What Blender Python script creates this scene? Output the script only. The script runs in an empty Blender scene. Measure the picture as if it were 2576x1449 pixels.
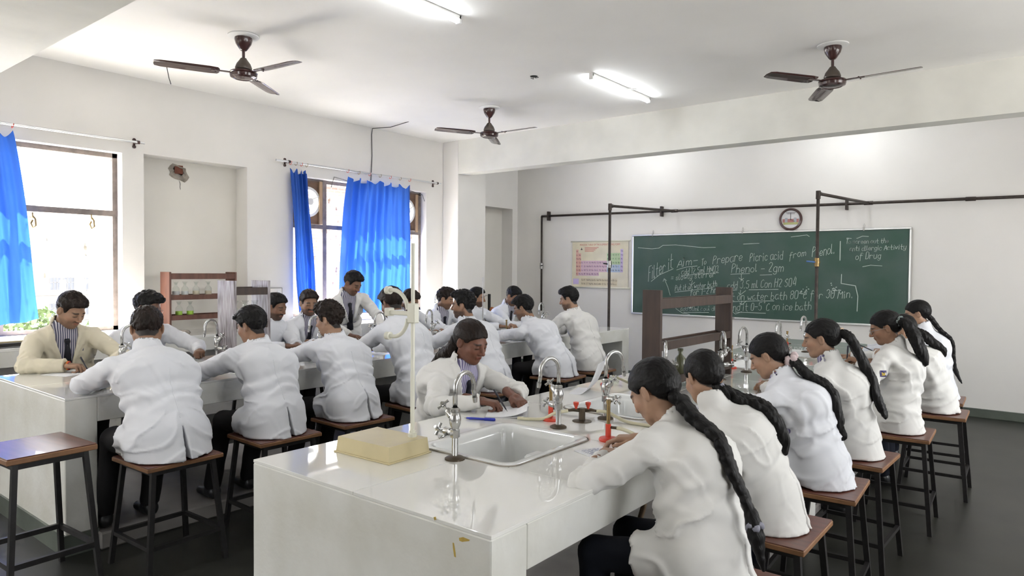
import bpy, bmesh, math, random
import numpy as np
from mathutils import Vector, Matrix

S = bpy.context.scene
COL = S.collection
rnd = random.Random(7)

# ------------------------------------------------------------------ camera
W_PX, H_PX, F_PX = 2576, 1449, 1731.46
YAW, PITCH, ROLL = 0.6711, -0.0264, 0.008
CAM = np.array([7.44, 0.0, 1.65])
fw = np.array([-math.sin(YAW)*math.cos(PITCH), math.cos(YAW)*math.cos(PITCH), math.sin(PITCH)])
rt0 = np.array([math.cos(YAW), math.sin(YAW), 0.0])
up0 = np.cross(rt0, fw)
rt = math.cos(ROLL)*rt0 + math.sin(ROLL)*up0
upv = np.cross(rt, fw)
cd = bpy.data.cameras.new('camera')
cd.sensor_width = 36.0
cd.lens = F_PX/W_PX*36.0
cd.clip_start = 0.05
cd.clip_end = 500
cam = bpy.data.objects.new('camera', cd)
COL.objects.link(cam)
cam.matrix_world = Matrix(((rt[0], upv[0], -fw[0], CAM[0]), (rt[1], upv[1], -fw[1], CAM[1]),
                           (rt[2], upv[2], -fw[2], CAM[2]), (0, 0, 0, 1)))
S.camera = cam

# ------------------------------------------------------------------ sky, sun, exposure
world = bpy.data.worlds.new('world')
S.world = world
world.use_nodes = True
wn = world.node_tree
for n in list(wn.nodes):
    wn.nodes.remove(n)
sky = wn.nodes.new('ShaderNodeTexSky')
sky.sky_type = 'NISHITA'
sky.sun_disc = False
sky.sun_elevation = math.radians(58)
sky.sun_rotation = math.radians(-80)
sky.air_density = 1.0
sky.dust_density = 3.5
sky.ozone_density = 1.0
hz = wn.nodes.new('ShaderNodeMix')
hz.data_type = 'RGBA'
hz.inputs[0].default_value = 0.82
hz.inputs[7].default_value = (5.5, 5.45, 5.3, 1)      # thick whitish haze over the whole sky
bg = wn.nodes.new('ShaderNodeBackground')
bg.inputs['Strength'].default_value = 0.50
wo = wn.nodes.new('ShaderNodeOutputWorld')
wn.links.new(sky.outputs[0], hz.inputs[6])
wn.links.new(hz.outputs[2], bg.inputs[0])
wn.links.new(bg.outputs[0], wo.inputs[0])

sun_d = bpy.data.lights.new('sun', 'SUN')
sun_d.energy = 17.0
sun_d.angle = math.radians(0.6)
sun_d.color = (1.0, 0.97, 0.92)
sun = bpy.data.objects.new('sun', sun_d)
COL.objects.link(sun)
sv = Vector((-math.cos(math.radians(60))*0.97, -math.cos(math.radians(60))*0.24, math.sin(math.radians(60))))
sun.rotation_euler = sv.to_track_quat('Z', 'Y').to_euler()

def portal(name, loc, rot, sx, sy):
    d = bpy.data.lights.new(name, 'AREA')
    d.shape = 'RECTANGLE'
    d.size = sx
    d.size_y = sy
    d.cycles.is_portal = True
    o = bpy.data.objects.new(name, d)
    COL.objects.link(o)
    o.location = loc
    o.rotation_euler = rot
R90 = math.radians(90)
# sky sampling portals facing into the room; last four serve added, unseen openings
portal('sky_portal', (-0.32, 1.88, 1.9), (0, -R90, 0), 1.8, 2.3)
portal('sky_portal.001', (-0.32, 6.15, 1.9), (0, -R90, 0), 1.8, 2.3)
portal('sky_portal.002', (-0.32, -1.65, 1.9), (0, -R90, 0), 1.8, 1.5)
portal('sky_portal.003', (10.32, 6.1, 1.9), (0, R90, 0), 1.7, 3.0)
portal('sky_portal.004', (10.32, 1.5, 1.9), (0, R90, 0), 1.5, 1.6)
portal('sky_portal.005', (4.1, -3.32, 1.8), (R90, 0, 0), 1.4, 1.4)

S.view_settings.view_transform = 'Standard'
S.view_settings.look = 'None'
S.view_settings.exposure = 2.03
S.view_settings.gamma = 1.0
S.view_settings.use_curve_mapping = False
S.cycles.use_denoising = True
S.cycles.use_adaptive_sampling = True
S.cycles.adaptive_threshold = 0.05
S.cycles.adaptive_min_samples = 16
S.cycles.max_bounces = 5
S.cycles.diffuse_bounces = 3
S.cycles.glossy_bounces = 3
S.cycles.transmission_bounces = 4
S.cycles.transparent_max_bounces = 12
S.cycles.caustics_reflective = False
S.cycles.caustics_refractive = False
S.cycles.sample_clamp_indirect = 6.0

# ------------------------------------------------------------------ helpers
def tag(o, label=None, cat=None, group=None, kind=None):
    if label: o['label'] = label
    if cat: o['category'] = cat
    if group: o['group'] = group
    if kind: o['kind'] = kind
    return o

def empty(name, loc=(0, 0, 0), rz=0.0, parent=None):
    o = bpy.data.objects.new(name, None)
    o.empty_display_size = 0.05
    o.location = loc
    o.rotation_euler = (0, 0, rz)
    COL.objects.link(o)
    if parent: o.parent = parent
    return o

class MB:
    """collects shapes and links them as one mesh object"""
    def __init__(s):
        s.v, s.f, s.m = [], [], []
        s.cm = 0
    def add(s, vs, fs):
        n = len(s.v)
        s.v += [tuple(map(float, q)) for q in vs]
        s.f += [tuple(n+i for i in q) for q in fs]
        s.m += [s.cm]*len(fs)
        return s
    def box(s, x0, x1, y0, y1, z0, z1):
        return s.add([(x0,y0,z0),(x1,y0,z0),(x1,y1,z0),(x0,y1,z0),(x0,y0,z1),(x1,y0,z1),(x1,y1,z1),(x0,y1,z1)],
                     [(0,3,2,1),(4,5,6,7),(0,1,5,4),(1,2,6,5),(2,3,7,6),(3,0,4,7)])
    def bbox(s, x0, x1, y0, y1, z0, z1, b=0.004):
        """box with chamfered edges"""
        b = min(b, (x1-x0)*.45, (y1-y0)*.45, (z1-z0)*.45)
        vs, idx = [], {}
        for i, (X, ax) in enumerate(((x0, 1), (x1, -1))):
            for j, (Y, ay) in enumerate(((y0, 1), (y1, -1))):
                for k, (Z, az) in enumerate(((z0, 1), (z1, -1))):
                    for c in range(3):
                        idx[i, j, k, c] = len(vs)
                        vs.append((X+(0 if c == 0 else ax*b), Y+(0 if c == 1 else ay*b), Z+(0 if c == 2 else az*b)))
        g = lambda i, j, k, c: idx[i, j, k, c]
        fs = []
        for q in (0, 1):
            fs.append([g(q,0,0,0), g(q,1,0,0), g(q,1,1,0), g(q,0,1,0)][::1 if q else -1])
            fs.append([g(0,q,0,1), g(1,q,0,1), g(1,q,1,1), g(0,q,1,1)][::-1 if q else 1])
            fs.append([g(0,0,q,2), g(1,0,q,2), g(1,1,q,2), g(0,1,q,2)][::1 if q else -1])
        for j in (0, 1):
            for k in (0, 1):
                fs.append([g(0,j,k,1), g(1,j,k,1), g(1,j,k,2), g(0,j,k,2)][::1 if (j ^ k) == 0 else -1])
                fs.append([g(j,0,k,0), g(j,0,k,2), g(j,1,k,2), g(j,1,k,0)][::1 if (j ^ k) == 0 else -1])
                fs.append([g(j,k,0,0), g(j,k,1,0), g(j,k,1,1), g(j,k,0,1)][::1 if (j ^ k) == 0 else -1])
        for i in (0, 1):
            for j in (0, 1):
                for k in (0, 1):
                    fs.append([g(i,j,k,0), g(i,j,k,1), g(i,j,k,2)][::1 if (i+j+k) % 2 else -1])
        return s.add(vs, fs)
    def tube(s, pts, r, seg=10, caps=True, closed=False):
        pts = [Vector(p) for p in pts]
        n = len(pts)
        rs = r if isinstance(r, (list, tuple)) else [r]*n
        up = Vector((0, 0, 1))
        vs, fs = [], []
        prev = None
        for i, p in enumerate(pts):
            if closed: d = pts[(i+1) % n]-pts[i-1]
            else: d = pts[min(i+1, n-1)]-pts[max(i-1, 0)]
            if d.length < 1e-9: d = Vector((0, 0, 1))
            d.normalize()
            if prev is None:
                a = up if abs(d.z) < .9 else Vector((1, 0, 0))
                u = d.cross(a).normalized()
            else:
                u = prev-d*prev.dot(d)
                if u.length < 1e-6: u = d.orthogonal()
                u.normalize()
            prev = u
            w = d.cross(u)
            for k in range(seg):
                t = 2*math.pi*k/seg
                vs.append(p+(u*math.cos(t)+w*math.sin(t))*rs[i])
        m = n if closed else n-1
        for i in range(m):
            for k in range(seg):
                a = i*seg+k; b = i*seg+(k+1) % seg
                c = ((i+1) % n)*seg+(k+1) % seg; d2 = ((i+1) % n)*seg+k
                fs.append((a, b, c, d2))
        if caps and not closed:
            fs.append(tuple(range(seg))[::-1])
            fs.append(tuple(range((n-1)*seg, n*seg)))
        return s.add(vs, fs)
    def cyl(s, a, b, r, seg=16, r2=None):
        return s.tube([a, b], [r, r if r2 is None else r2], seg)
    def lathe(s, prof, c=(0, 0, 0), ax=(0, 0, 1), seg=20):
        """prof: (radius, height) pairs; closed where radius is 0"""
        A = Vector(ax).normalized(); c = Vector(c)
        U = A.orthogonal().normalized(); Wv = A.cross(U)
        vs, fs, rows = [], [], []
        for r, h in prof:
            if r < 1e-6:
                rows.append([len(vs)]); vs.append(c+A*h)
            else:
                row = []
                for k in range(seg):
                    t = 2*math.pi*k/seg
                    row.append(len(vs)); vs.append(c+A*h+(U*math.cos(t)+Wv*math.sin(t))*r)
                rows.append(row)
        for a, b in zip(rows, rows[1:]):
            for k in range(seg):
                if len(a) == 1 and len(b) == 1: break
                if len(a) == 1: fs.append((a[0], b[(k+1) % seg], b[k]))
                elif len(b) == 1: fs.append((a[k], a[(k+1) % seg], b[0]))
                else: fs.append((a[k], a[(k+1) % seg], b[(k+1) % seg], b[k]))
        return s.add(vs, fs)
    def prism(s, poly, h, O=(0,0,0), U=(1,0,0), V=(0,1,0)):
        """polygon in the U,V plane pushed out by h along U x V"""
        O, U, V = Vector(O), Vector(U), Vector(V)
        N = U.cross(V).normalized()
        n = len(poly)
        vs = [O+U*a+V*b for a, b in poly]+[O+U*a+V*b+N*h for a, b in poly]
        fs = [tuple(range(n))[::-1], tuple(range(n, 2*n))]+[(i, (i+1) % n, n+(i+1) % n, n+i) for i in range(n)]
        return s.add(vs, fs)
    def build(s, name, mat, parent=None, smooth=False, auto=None):
        me = bpy.data.meshes.new(name)
        me.from_pydata(s.v, [], s.f)
        ms = mat if isinstance(mat, (list, tuple)) else [mat]
        for q in ms: me.materials.append(q)
        if len(ms) > 1: me.polygons.foreach_set('material_index', s.m)
        if smooth or auto:
            me.polygons.foreach_set('use_smooth', [True]*len(me.polygons))
            if auto: me.set_sharp_from_angle(angle=math.radians(auto))
        me.update()
        o = bpy.data.objects.new(name, me)
        COL.objects.link(o)
        if parent: o.parent = parent
        return o

def copy_tree(o, parent=None):
    c = o.copy(); COL.objects.link(c)
    c.parent = parent
    for ch in o.children: copy_tree(ch, c)
    return c

def arc(c, r, a0, a1, n, U, V):
    c, U, V = Vector(c), Vector(U), Vector(V)
    return [c+U*(r*math.cos(a0+(a1-a0)*i/n))+V*(r*math.sin(a0+(a1-a0)*i/n)) for i in range(n+1)]

def px(x, y, ax, v):
    """the point of the room that the photograph shows at a pixel, on a known plane"""
    d = fw+rt*((x-W_PX/2)/F_PX)-upv*((y-H_PX/2)/F_PX)
    k = 'xyz'.index(ax)
    return Vector(CAM+d*((v-CAM[k])/d[k]))

# ------------------------------------------------------------------ materials
def mat(name, col, rough=.5, metal=0.0, var=0.0, vscale=4.0, bump=0.0, bscale=60.0, coat=0.0, col2=None, sheen=0.0, spec=.5, detail=3.0, stretch=None):
    m = bpy.data.materials.new(name)
    m.use_nodes = True
    nt = m.node_tree
    b = nt.nodes['Principled BSDF']
    b.inputs['Base Color'].default_value = (*col, 1)
    b.inputs['Roughness'].default_value = rough
    b.inputs['Metallic'].default_value = metal
    b.inputs['Specular IOR Level'].default_value = spec
    b.inputs['Coat Weight'].default_value = coat
    b.inputs['Coat Roughness'].default_value = .025
    if sheen: b.inputs['Sheen Weight'].default_value = sheen
    if var or bump:
        tc = nt.nodes.new('ShaderNodeTexCoord')
        src = tc.outputs['Object']
        if stretch:
            mp = nt.nodes.new('ShaderNodeMapping')
            mp.inputs['Scale'].default_value = stretch
            nt.links.new(src, mp.inputs[0]); src = mp.outputs[0]
    if var:
        n = nt.nodes.new('ShaderNodeTexNoise')
        n.inputs['Scale'].default_value = vscale
        n.inputs['Detail'].default_value = detail
        r = nt.nodes.new('ShaderNodeMapRange')
        r.inputs[1].default_value = .35; r.inputs[2].default_value = .68
        mx = nt.nodes.new('ShaderNodeMix'); mx.data_type = 'RGBA'
        c2 = col2 if col2 else tuple(c*(1-var) for c in col)
        mx.inputs[6].default_value = (*col, 1); mx.inputs[7].default_value = (*c2, 1)
        nt.links.new(src, n.inputs['Vector'])
        nt.links.new(n.outputs[0], r.inputs[0]); nt.links.new(r.outputs[0], mx.inputs[0])
        nt.links.new(mx.outputs[2], b.inputs['Base Color'])
    if bump:
        n2 = nt.nodes.new('ShaderNodeTexNoise')
        n2.inputs['Scale'].default_value = bscale; n2.inputs['Detail'].default_value = 2
        bp = nt.nodes.new('ShaderNodeBump')
        bp.inputs['Strength'].default_value = bump; bp.inputs['Distance'].default_value = .01
        nt.links.new(src, n2.inputs['Vector'])
        nt.links.new(n2.outputs[0], bp.inputs['Height']); nt.links.new(bp.outputs[0], b.inputs['Normal'])
    return m

def emit(name, col, s):
    m = bpy.data.materials.new(name); m.use_nodes = True
    b = m.node_tree.nodes['Principled BSDF']
    b.inputs['Base Color'].default_value = (.8, .8, .8, 1)
    b.inputs['Emission Color'].default_value = (*col, 1); b.inputs['Emission Strength'].default_value = s
    return m

def glassy(name, tint=(1, 1, 1), dirt=0.0, dscale=14.0, refl=.08, dthr=.62):
    """thin clear sheet: lets light straight through, mirrors a little, carries dried dirt"""
    m = bpy.data.materials.new(name); m.use_nodes = True
    nt = m.node_tree
    nt.nodes.remove(nt.nodes['Principled BSDF'])
    out = nt.nodes['Material Output']
    t = nt.nodes.new('ShaderNodeBsdfTransparent'); t.inputs[0].default_value = (*tint, 1)
    g = nt.nodes.new('ShaderNodeBsdfGlossy'); g.inputs['Roughness'].default_value = .03
    lw = nt.nodes.new('ShaderNodeLayerWeight'); lw.inputs[0].default_value = .5
    pw = nt.nodes.new('ShaderNodeMath'); pw.operation = 'POWER'; pw.inputs[1].default_value = 4.0
    fr = nt.nodes.new('ShaderNodeMath'); fr.operation = 'MULTIPLY_ADD'; fr.inputs[1].default_value = .75; fr.inputs[2].default_value = refl*.5
    nt.links.new(lw.outputs['Facing'], pw.inputs[0]); nt.links.new(pw.outputs[0], fr.inputs[0])
    mx = nt.nodes.new('ShaderNodeMixShader')
    nt.links.new(fr.outputs[0], mx.inputs[0]); nt.links.new(t.outputs[0], mx.inputs[1]); nt.links.new(g.outputs[0], mx.inputs[2])
    last = mx
    if dirt:
        tc = nt.nodes.new('ShaderNodeTexCoord')
        mp = nt.nodes.new('ShaderNodeMapping'); mp.inputs['Scale'].default_value = (1, 1, .45)
        n = nt.nodes.new('ShaderNodeTexNoise'); n.inputs['Scale'].default_value = dscale; n.inputs['Detail'].default_value = 5
        r = nt.nodes.new('ShaderNodeMapRange'); r.inputs[1].default_value = dthr; r.inputs[2].default_value = dthr+.06; r.inputs[4].default_value = dirt
        d = nt.nodes.new('ShaderNodeBsdfDiffuse'); d.inputs[0].default_value = (.32, .28, .2, 1)
        m2 = nt.nodes.new('ShaderNodeMixShader')
        nt.links.new(tc.outputs['Object'], mp.inputs[0]); nt.links.new(mp.outputs[0], n.inputs['Vector'])
        nt.links.new(n.outputs[0], r.inputs[0]); nt.links.new(r.outputs[0], m2.inputs[0])
        nt.links.new(mx.outputs[0], m2.inputs[1]); nt.links.new(d.outputs[0], m2.inputs[2])
        last = m2
    nt.links.new(last.outputs[0], out.inputs[0])
    return m

def cloth_trans(name, col, tr=.5):
    m = bpy.data.materials.new(name); m.use_nodes = True
    nt = m.node_tree; b = nt.nodes['Principled BSDF']; out = nt.nodes['Material Output']
    b.inputs['Base Color'].default_value = (*col, 1); b.inputs['Roughness'].default_value = .45
    b.inputs['Specular IOR Level'].default_value = .3
    t = nt.nodes.new('ShaderNodeBsdfTranslucent'); t.inputs[0].default_value = (*[min(1, c*1.15) for c in col], 1)
    mx = nt.nodes.new('ShaderNodeMixShader'); mx.inputs[0].default_value = tr
    nt.links.new(b.outputs[0], mx.inputs[1]); nt.links.new(t.outputs[0], mx.inputs[2]); nt.links.new(mx.outputs[0], out.inputs[0])
    return m

M = {}
M['wall'] = mat('painted_plaster', (.83, .805, .77), .75, var=.05, vscale=1.3)
M['ceil'] = mat('ceiling_plaster', (.865, .85, .815), .8, var=.05, vscale=1.1, bump=.25, bscale=9)
M['beam'] = mat('beam_plaster', (.80, .79, .73), .8, var=.11, vscale=2.2, bump=.3, bscale=14)
M['niche'] = mat('niche_plaster', (.77, .74, .68), .8, var=.06, vscale=1.5)
M['floor'] = mat('kota_stone', (.034, .034, .028), .36, var=.38, vscale=2.6, spec=.35)
M['plinth'] = mat('cement_plinth', (.36, .34, .32), .55, var=.3, vscale=3.0)
M['skirt'] = mat('stone_skirting', (.13, .15, .125), .4, var=.25, vscale=6)
M['tile'] = mat('glazed_white_slab', (.84, .835, .80), .03, var=.03, vscale=3, coat=.6, spec=.5)
M['body'] = mat('painted_masonry', (.81, .81, .775), .45, var=.10, vscale=3.4, detail=6.0, col2=(.68, .67, .61), bump=.15, bscale=28)
M['grout'] = mat('dark_grout', (.24, .23, .21), .8)
M['ceramic'] = mat('sink_ceramic', (.80, .81, .80), .12, var=.08, vscale=7, coat=.4)
M['chrome'] = mat('worn_chrome', (.58, .58, .57), .22, 1.0, var=.2, vscale=30)
M['steel'] = mat('dull_steel', (.40, .39, .38), .35, 1.0)
M['brass'] = mat('aged_brass', (.34, .24, .11), .38, 1.0, var=.3, vscale=25)
M['bronze'] = mat('brown_bronze', (.10, .075, .05), .45, .6, var=.3, vscale=25)
M['redpl'] = mat('red_enamel', (.62, .06, .03), .35)
M['hose'] = mat('rubber_hose', (.66, .62, .44), .4, var=.1, vscale=9)
M['blackst'] = mat('black_painted_steel', (.018, .016, .016), .42, var=.4, vscale=40)
M['pipe'] = mat('rusty_pipe', (.065, .05, .042), .5, .3, var=.4, vscale=20)
M['seat'] = mat('brown_laminate', (.15, .052, .032), .34, var=.35, vscale=5, stretch=(1, 6, 1), coat=.15)
M['edge'] = mat('seat_edge_wood', (.30, .15, .07), .5, var=.3, vscale=12)
M['wood'] = mat('dark_stained_wood', (.062, .036, .026), .5, var=.4, vscale=5, stretch=(5, 5, .8))
M['redwood'] = mat('reddish_wood', (.17, .07, .045), .45, var=.35, vscale=5, stretch=(5, 5, .8))
M['greywood'] = mat('worn_grey_veneer', (.46, .43, .45), .45, var=.6, vscale=6, stretch=(10, 10, .9), col2=(.10, .07, .07))
M['paper'] = mat('paper', (.82, .82, .84), .7)
M['cream'] = mat('cream_plastic', (.62, .53, .31), .4, var=.12, vscale=6)
M['ivory'] = mat('ivory_plastic', (.73, .72, .62), .35)
M['fan'] = mat('brown_fan_enamel', (.055, .022, .02), .25, var=.2, vscale=9, coat=.4)
M['fan2'] = mat('dull_fan_enamel', (.09, .07, .055), .4, var=.2, vscale=12)
M['white'] = mat('white_plastic', (.8, .8, .78), .35)
M['tube'] = emit('lit_tube', (.92, .96, 1.0), 15.0)
M['curtain'] = cloth_trans('blue_curtain_cloth', (.028, .108, .47), .32)
M['frame'] = mat('window_frame_paint', (.23, .19, .17), .55, var=.35, vscale=14)
M['ply'] = mat('plywood', (.20, .115, .07), .6, var=.3, vscale=5, stretch=(1, 1, 4))
M['lightwood'] = mat('raw_batten', (.50, .34, .20), .6, var=.2, vscale=8)
M['alu'] = mat('aluminium', (.72, .73, .73), .3, .85)
M['board'] = mat('chalkboard_green', (.036, .090, .064), .5, var=.3, vscale=2.2, col2=(.068, .112, .095), detail=9)
M['chalk'] = mat('chalk', (.62, .70, .65), .9)
M['dark'] = mat('dark_matt', (.02, .02, .02), .7)
M['cable'] = mat('grey_cable', (.10, .10, .10), .5)
M['brick'] = mat('brick_hole', (.22, .08, .05), .9, var=.3, vscale=14)
M['rubble'] = mat('broken_plaster', (.38, .34, .29), .95, var=.4, vscale=14, bump=.8, bscale=40)
M['glass'] = glassy('dirty_window_glass', dirt=.55, dscale=17, dthr=.63)
M['bottle'] = glassy('bottle_glass', (.93, .95, .94), refl=.06)
# ================================================================== the room
H = 3.587      # ceiling
HB = 3.09      # underside of the beams
YW = 9.508     # board wall
YB = 7.64      # face of the far beam
XR, YN = 10.0, -3.0

def struct(name, mb, m, **k):
    o = mb.build(name, m, **k); o['kind'] = 'structure'; return o

struct('floor', MB().box(-.3, XR+.3, YN-.3, YW+.3, -.15, 0), M['floor'])
struct('ceiling', MB().box(-.3, XR+.3, YN-.3, YW+.3, H, H+.15), M['ceil'])
struct('beam', MB().box(.321, XR, YB, YB+.24, HB, H), M['beam'])
struct('beam.001', MB().box(.0, XR, 1.10, 1.672, HB, H), M['beam'])
struct('pillar', MB().bbox(0, .32, YB, 8.28, 0, H, .006), M['wall'])

def wall_with_holes(name, fixed, thick, a0, a1, z0, z1, holes, axis, m):
    """wall in the plane axis=fixed; holes = (a0, a1, z0, z1)"""
    As = sorted({a0, a1, *[h[0] for h in holes], *[h[1] for h in holes]})
    Zs = sorted({z0, z1, *[h[2] for h in holes], *[h[3] for h in holes]})
    mb = MB()
    for p, q in zip(As, As[1:]):
        run = None
        for r, s_ in list(zip(Zs, Zs[1:]))+[(None, None)]:
            solid = r is not None and not any(h[0] <= p+1e-6 and q-1e-6 <= h[1] and h[2] <= r+1e-6 and s_-1e-6 <= h[3] for h in holes)
            if solid: run = (run[0], s_) if run else (r, s_)
            elif run:
                lo, hi = sorted((fixed, fixed+thick))
                if axis == 'x': mb.box(lo, hi, p, q, run[0], run[1])
                else: mb.box(p, q, lo, hi, run[0], run[1])
                run = None
    return struct(name, mb, m)

W1 = (.75, 3.015, 1.0, 2.80)
W2 = (5.0, 7.29, 1.03, 2.80)
W3 = (-2.4, -.9, 1.0, 2.80)  # out of view, added to let in more daylight
wl = wall_with_holes('wall_left', 0, -.30, YN, YW, 0, H, [W1, W2, W3, (3.225, 4.385, .80, 2.82), (8.40, 9.37, .80, 2.70)], 'x', M['wall'])
o = MB().box(-.30, -.24, 3.225, 4.385, .80, 2.82).build('niche_back', M['niche'], wl)
o = MB().box(-.30, -.24, 8.40, 9.37, .80, 2.70).build('niche_back', M['niche'], wl)
struct('wall_back', MB().box(-.3, XR+.3, YW, YW+.25, 0, H), M['wall'])
wall_with_holes('wall_right', XR, .30, YN, YW, 0, H, [(4.6, 7.6, 1.05, 2.75), (.7, 2.3, 1.15, 2.65)], 'x', M['wall'])  # both holes are added out of view to brighten the right side
wall_with_holes('wall_front', YN, -.30, -.3, XR+.3, 0, H, [(3.4, 4.8, 1.1, 2.5)], 'y', M['wall'])  # unseen hole behind the camera, added for fill light
struct('baseboard_back', MB().bbox(.0, XR, YW-.018, YW, 0, .10, .003), M['skirt'])

# raised trim around the first window reveal and sills
def window(name, y0, y1, z0, z1, mull, trans, x=-.14, skip=()):
    """steel window: frame, bars and one pane between each pair of bars"""
    w = empty(name, (x, (y0+y1)/2, z0)); w['kind'] = 'structure'
    mb = MB(); t = .045
    oy, oz = (y0+y1)/2, z0
    def bx(a, b, c, d, e=.02): mb.box(-e, e, a-oy, b-oy, c-oz, d-oz)
    bx(y0, y1, z0, z0+t); bx(y0, y1, z1-t, z1); bx(y0, y0+t, z0, z1); bx(y1-t, y1, z0, z1)
    for m_ in mull: bx(m_-.03, m_+.03, z0, z1, .026)
    for q in trans: bx(y0, y1, q-.028, q+.028, .024)
    mb.build('window_frame', M['frame'], w)
    ys = [y0+t]+sum([[m_-.03, m_+.03] for m_ in mull], [])+[y1-t]
    zs = [z0+t]+sum([[q-.028, q+.028] for q in trans], [])+[z1-t]
    for i in range(0, len(ys), 2):
        for j in range(0, len(zs), 2):
            if (i//2, j//2) in skip: continue
            MB().box(-.003, .003, ys[i]-oy-.01, ys[i+1]-oy+.01, zs[j]-oz-.01, zs[j+1]-oz+.01).build('pane', M['glass'], w)
    MB().bbox(-.14, .17, y0-.0-oy, y1-oy, -.03, .004, .004).build('window_sill', M['wall'], w)
    return w
w1 = window('window_1', *W1, [1.5, 2.0], [2.19])
w2 = window('window_2', *W2, [5.55, 6.75], [2.19], skip=((0, 1), (2, 1)))
w3 = window('added_window', *W3, [-1.65], [2.19])  # frame and panes for the added, unseen opening
# amber stay handles hanging from the transom of the first window
for i, q in enumerate(((82, 548), (230, 552))):
    p = px(q[0], q[1], 'x', -.10)-Vector((-.14, (W1[0]+W1[1])/2, W1[2]))
    mb = MB()
    mb.tube([p+Vector((.0, 0, .05)), p+Vector((0, 0, .0))], .006, 8)
    mb.tube([p+Vector((0, 0, .02)), p+Vector((0, .022, -.01)), p+Vector((0, .026, -.07)), p+Vector((.0, .0, -.09)), p+Vector((0, -.014, -.05)), p+Vector((0, .0, -.02))], .008, 8)
    mb.build('window_stay', M['brass'], w1, smooth=True)

# exhaust fans in plywood panels at the top of the second window
def exhaust(y0, y1, cy, label):
    z0, z1 = 2.22, 2.775
    cz = 2.50; r = .165
    root = empty('exhaust_fan', (-.12, cy, z0)); tag(root, label, 'exhaust fan', 'exhaust fans in the second window')
    # plywood with a round hole
    mb = MB(); n = 40
    ring, outer = [], []
    for k in range(n):
        a = 2*math.pi*k/n
        ring.append((r*math.cos(a), cz-z0+r*math.sin(a)))
        c, s_ = math.cos(a), math.sin(a)
        t = 9.0
        if c > 1e-6: t = min(t, (y1-cy)/c)
        if c < -1e-6: t = min(t, (y0-cy)/c)
        if s_ > 1e-6: t = min(t, (z1-cz)/s_)
        if s_ < -1e-6: t = min(t, (z0-cz)/s_)
        outer.append((t*c, cz-z0+t*s_))
    vs = [(0, *q) for q in ring]+[(0, *q) for q in outer]+[(-.012, *q) for q in ring]+[(-.012, *q) for q in outer]
    fs = []
    for k in range(n):
        j = (k+1) % n
        fs += [(k, n+k, n+j, j), (2*n+k, 2*n+j, 3*n+j, 3*n+k), (k, j, 2*n+j, 2*n+k)]
    mb.add(vs, fs); mb.build('plywood_panel', M['ply'], root)
    mb = MB(); pr = [(r-.004, -.03), (r+.028, -.005), (r+.03, .012), (r-.006, .016), (r-.012, -.06), (r-.004, -.03)]
    mb.lathe(pr, (0, 0, cz-z0), (1, 0, 0), 36); mb.build('fan_ring', M['white'], root, auto=40)
    mb = MB(); mb.lathe([(0, .075), (.045, .07), (.052, .05), (.052, -.02), (0, -.03)], (0, 0, cz-z0), (1, 0, 0), 22); mb.build('motor', M['white'], root, auto=40)
    mb = MB()
    for k in range(3):
        a = 2*math.pi*k/3+.5
        d = Vector((0, math.cos(a), math.sin(a)))
        mb.tube([Vector((.03, 0, cz-z0))+d*.045, Vector((.025, 0, cz-z0))+d*(r+.01)], .007, 8)
    mb.build('strut', M['white'], root, smooth=True)
    for k in range(4):
        a0 = 2*math.pi*k/4+.2
        vs = []
        for i in range(6):
            for j in range(6):
                rr = .05+(r-.028-.05)*i/5; a = a0+(-.42+.84*j/5)*(.55+.45*i/5)
                vs.append((-.045+.05*(j/5-.5), rr*math.cos(a), cz-z0+rr*math.sin(a)))
        fs = [(i*6+j, i*6+j+1, i*6+j+7, i*6+j+6) for i in range(5) for j in range(5)]
        b = MB().add(vs, fs).build('fan_blade', M['alu'], root, smooth=True)
        sm = b.modifiers.new('thick', 'SOLIDIFY'); sm.thickness = .002
    return root
e1 = exhaust(5.045, 5.52, 5.29, 'round white exhaust fan in plywood beside the narrow blue curtain')
MB().box(.006, .03, 5.455-5.29, 5.50-5.29, 0, .555).build('batten', M['lightwood'], e1)
e2 = exhaust(6.78, 7.245, 6.97, 'round white exhaust fan in plywood at the pillar end of the window')
MB().box(.006, .03, 7.165-6.97, 7.205-6.97, -.02, .54).build('batten', M['lightwood'], e2)
def text_obj(name, txt, size, m, parent, loc, rot, align='LEFT', ext=.0008, sx=1.0):
    c = bpy.data.curves.new(name, 'FONT')
    c.body = txt; c.size = size; c.align_x = align; c.extrude = ext
    t = bpy.data.objects.new('t', c); COL.objects.link(t)
    bpy.context.view_layer.update()
    me = bpy.data.meshes.new_from_object(t.evaluated_get(bpy.context.evaluated_depsgraph_get()))
    bpy.data.objects.remove(t); bpy.data.curves.remove(c)
    me.name = name; me.materials.clear(); me.materials.append(m)
    o = bpy.data.objects.new(name, me); COL.objects.link(o)
    o.parent = parent; o.location = loc; o.rotation_euler = rot; o.scale = (sx, 1, 1)
    return o
text_obj('lettering', 'GL', .085, M['dark'], e2, (.004, .045, .015), (R90, 0, R90))

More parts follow.
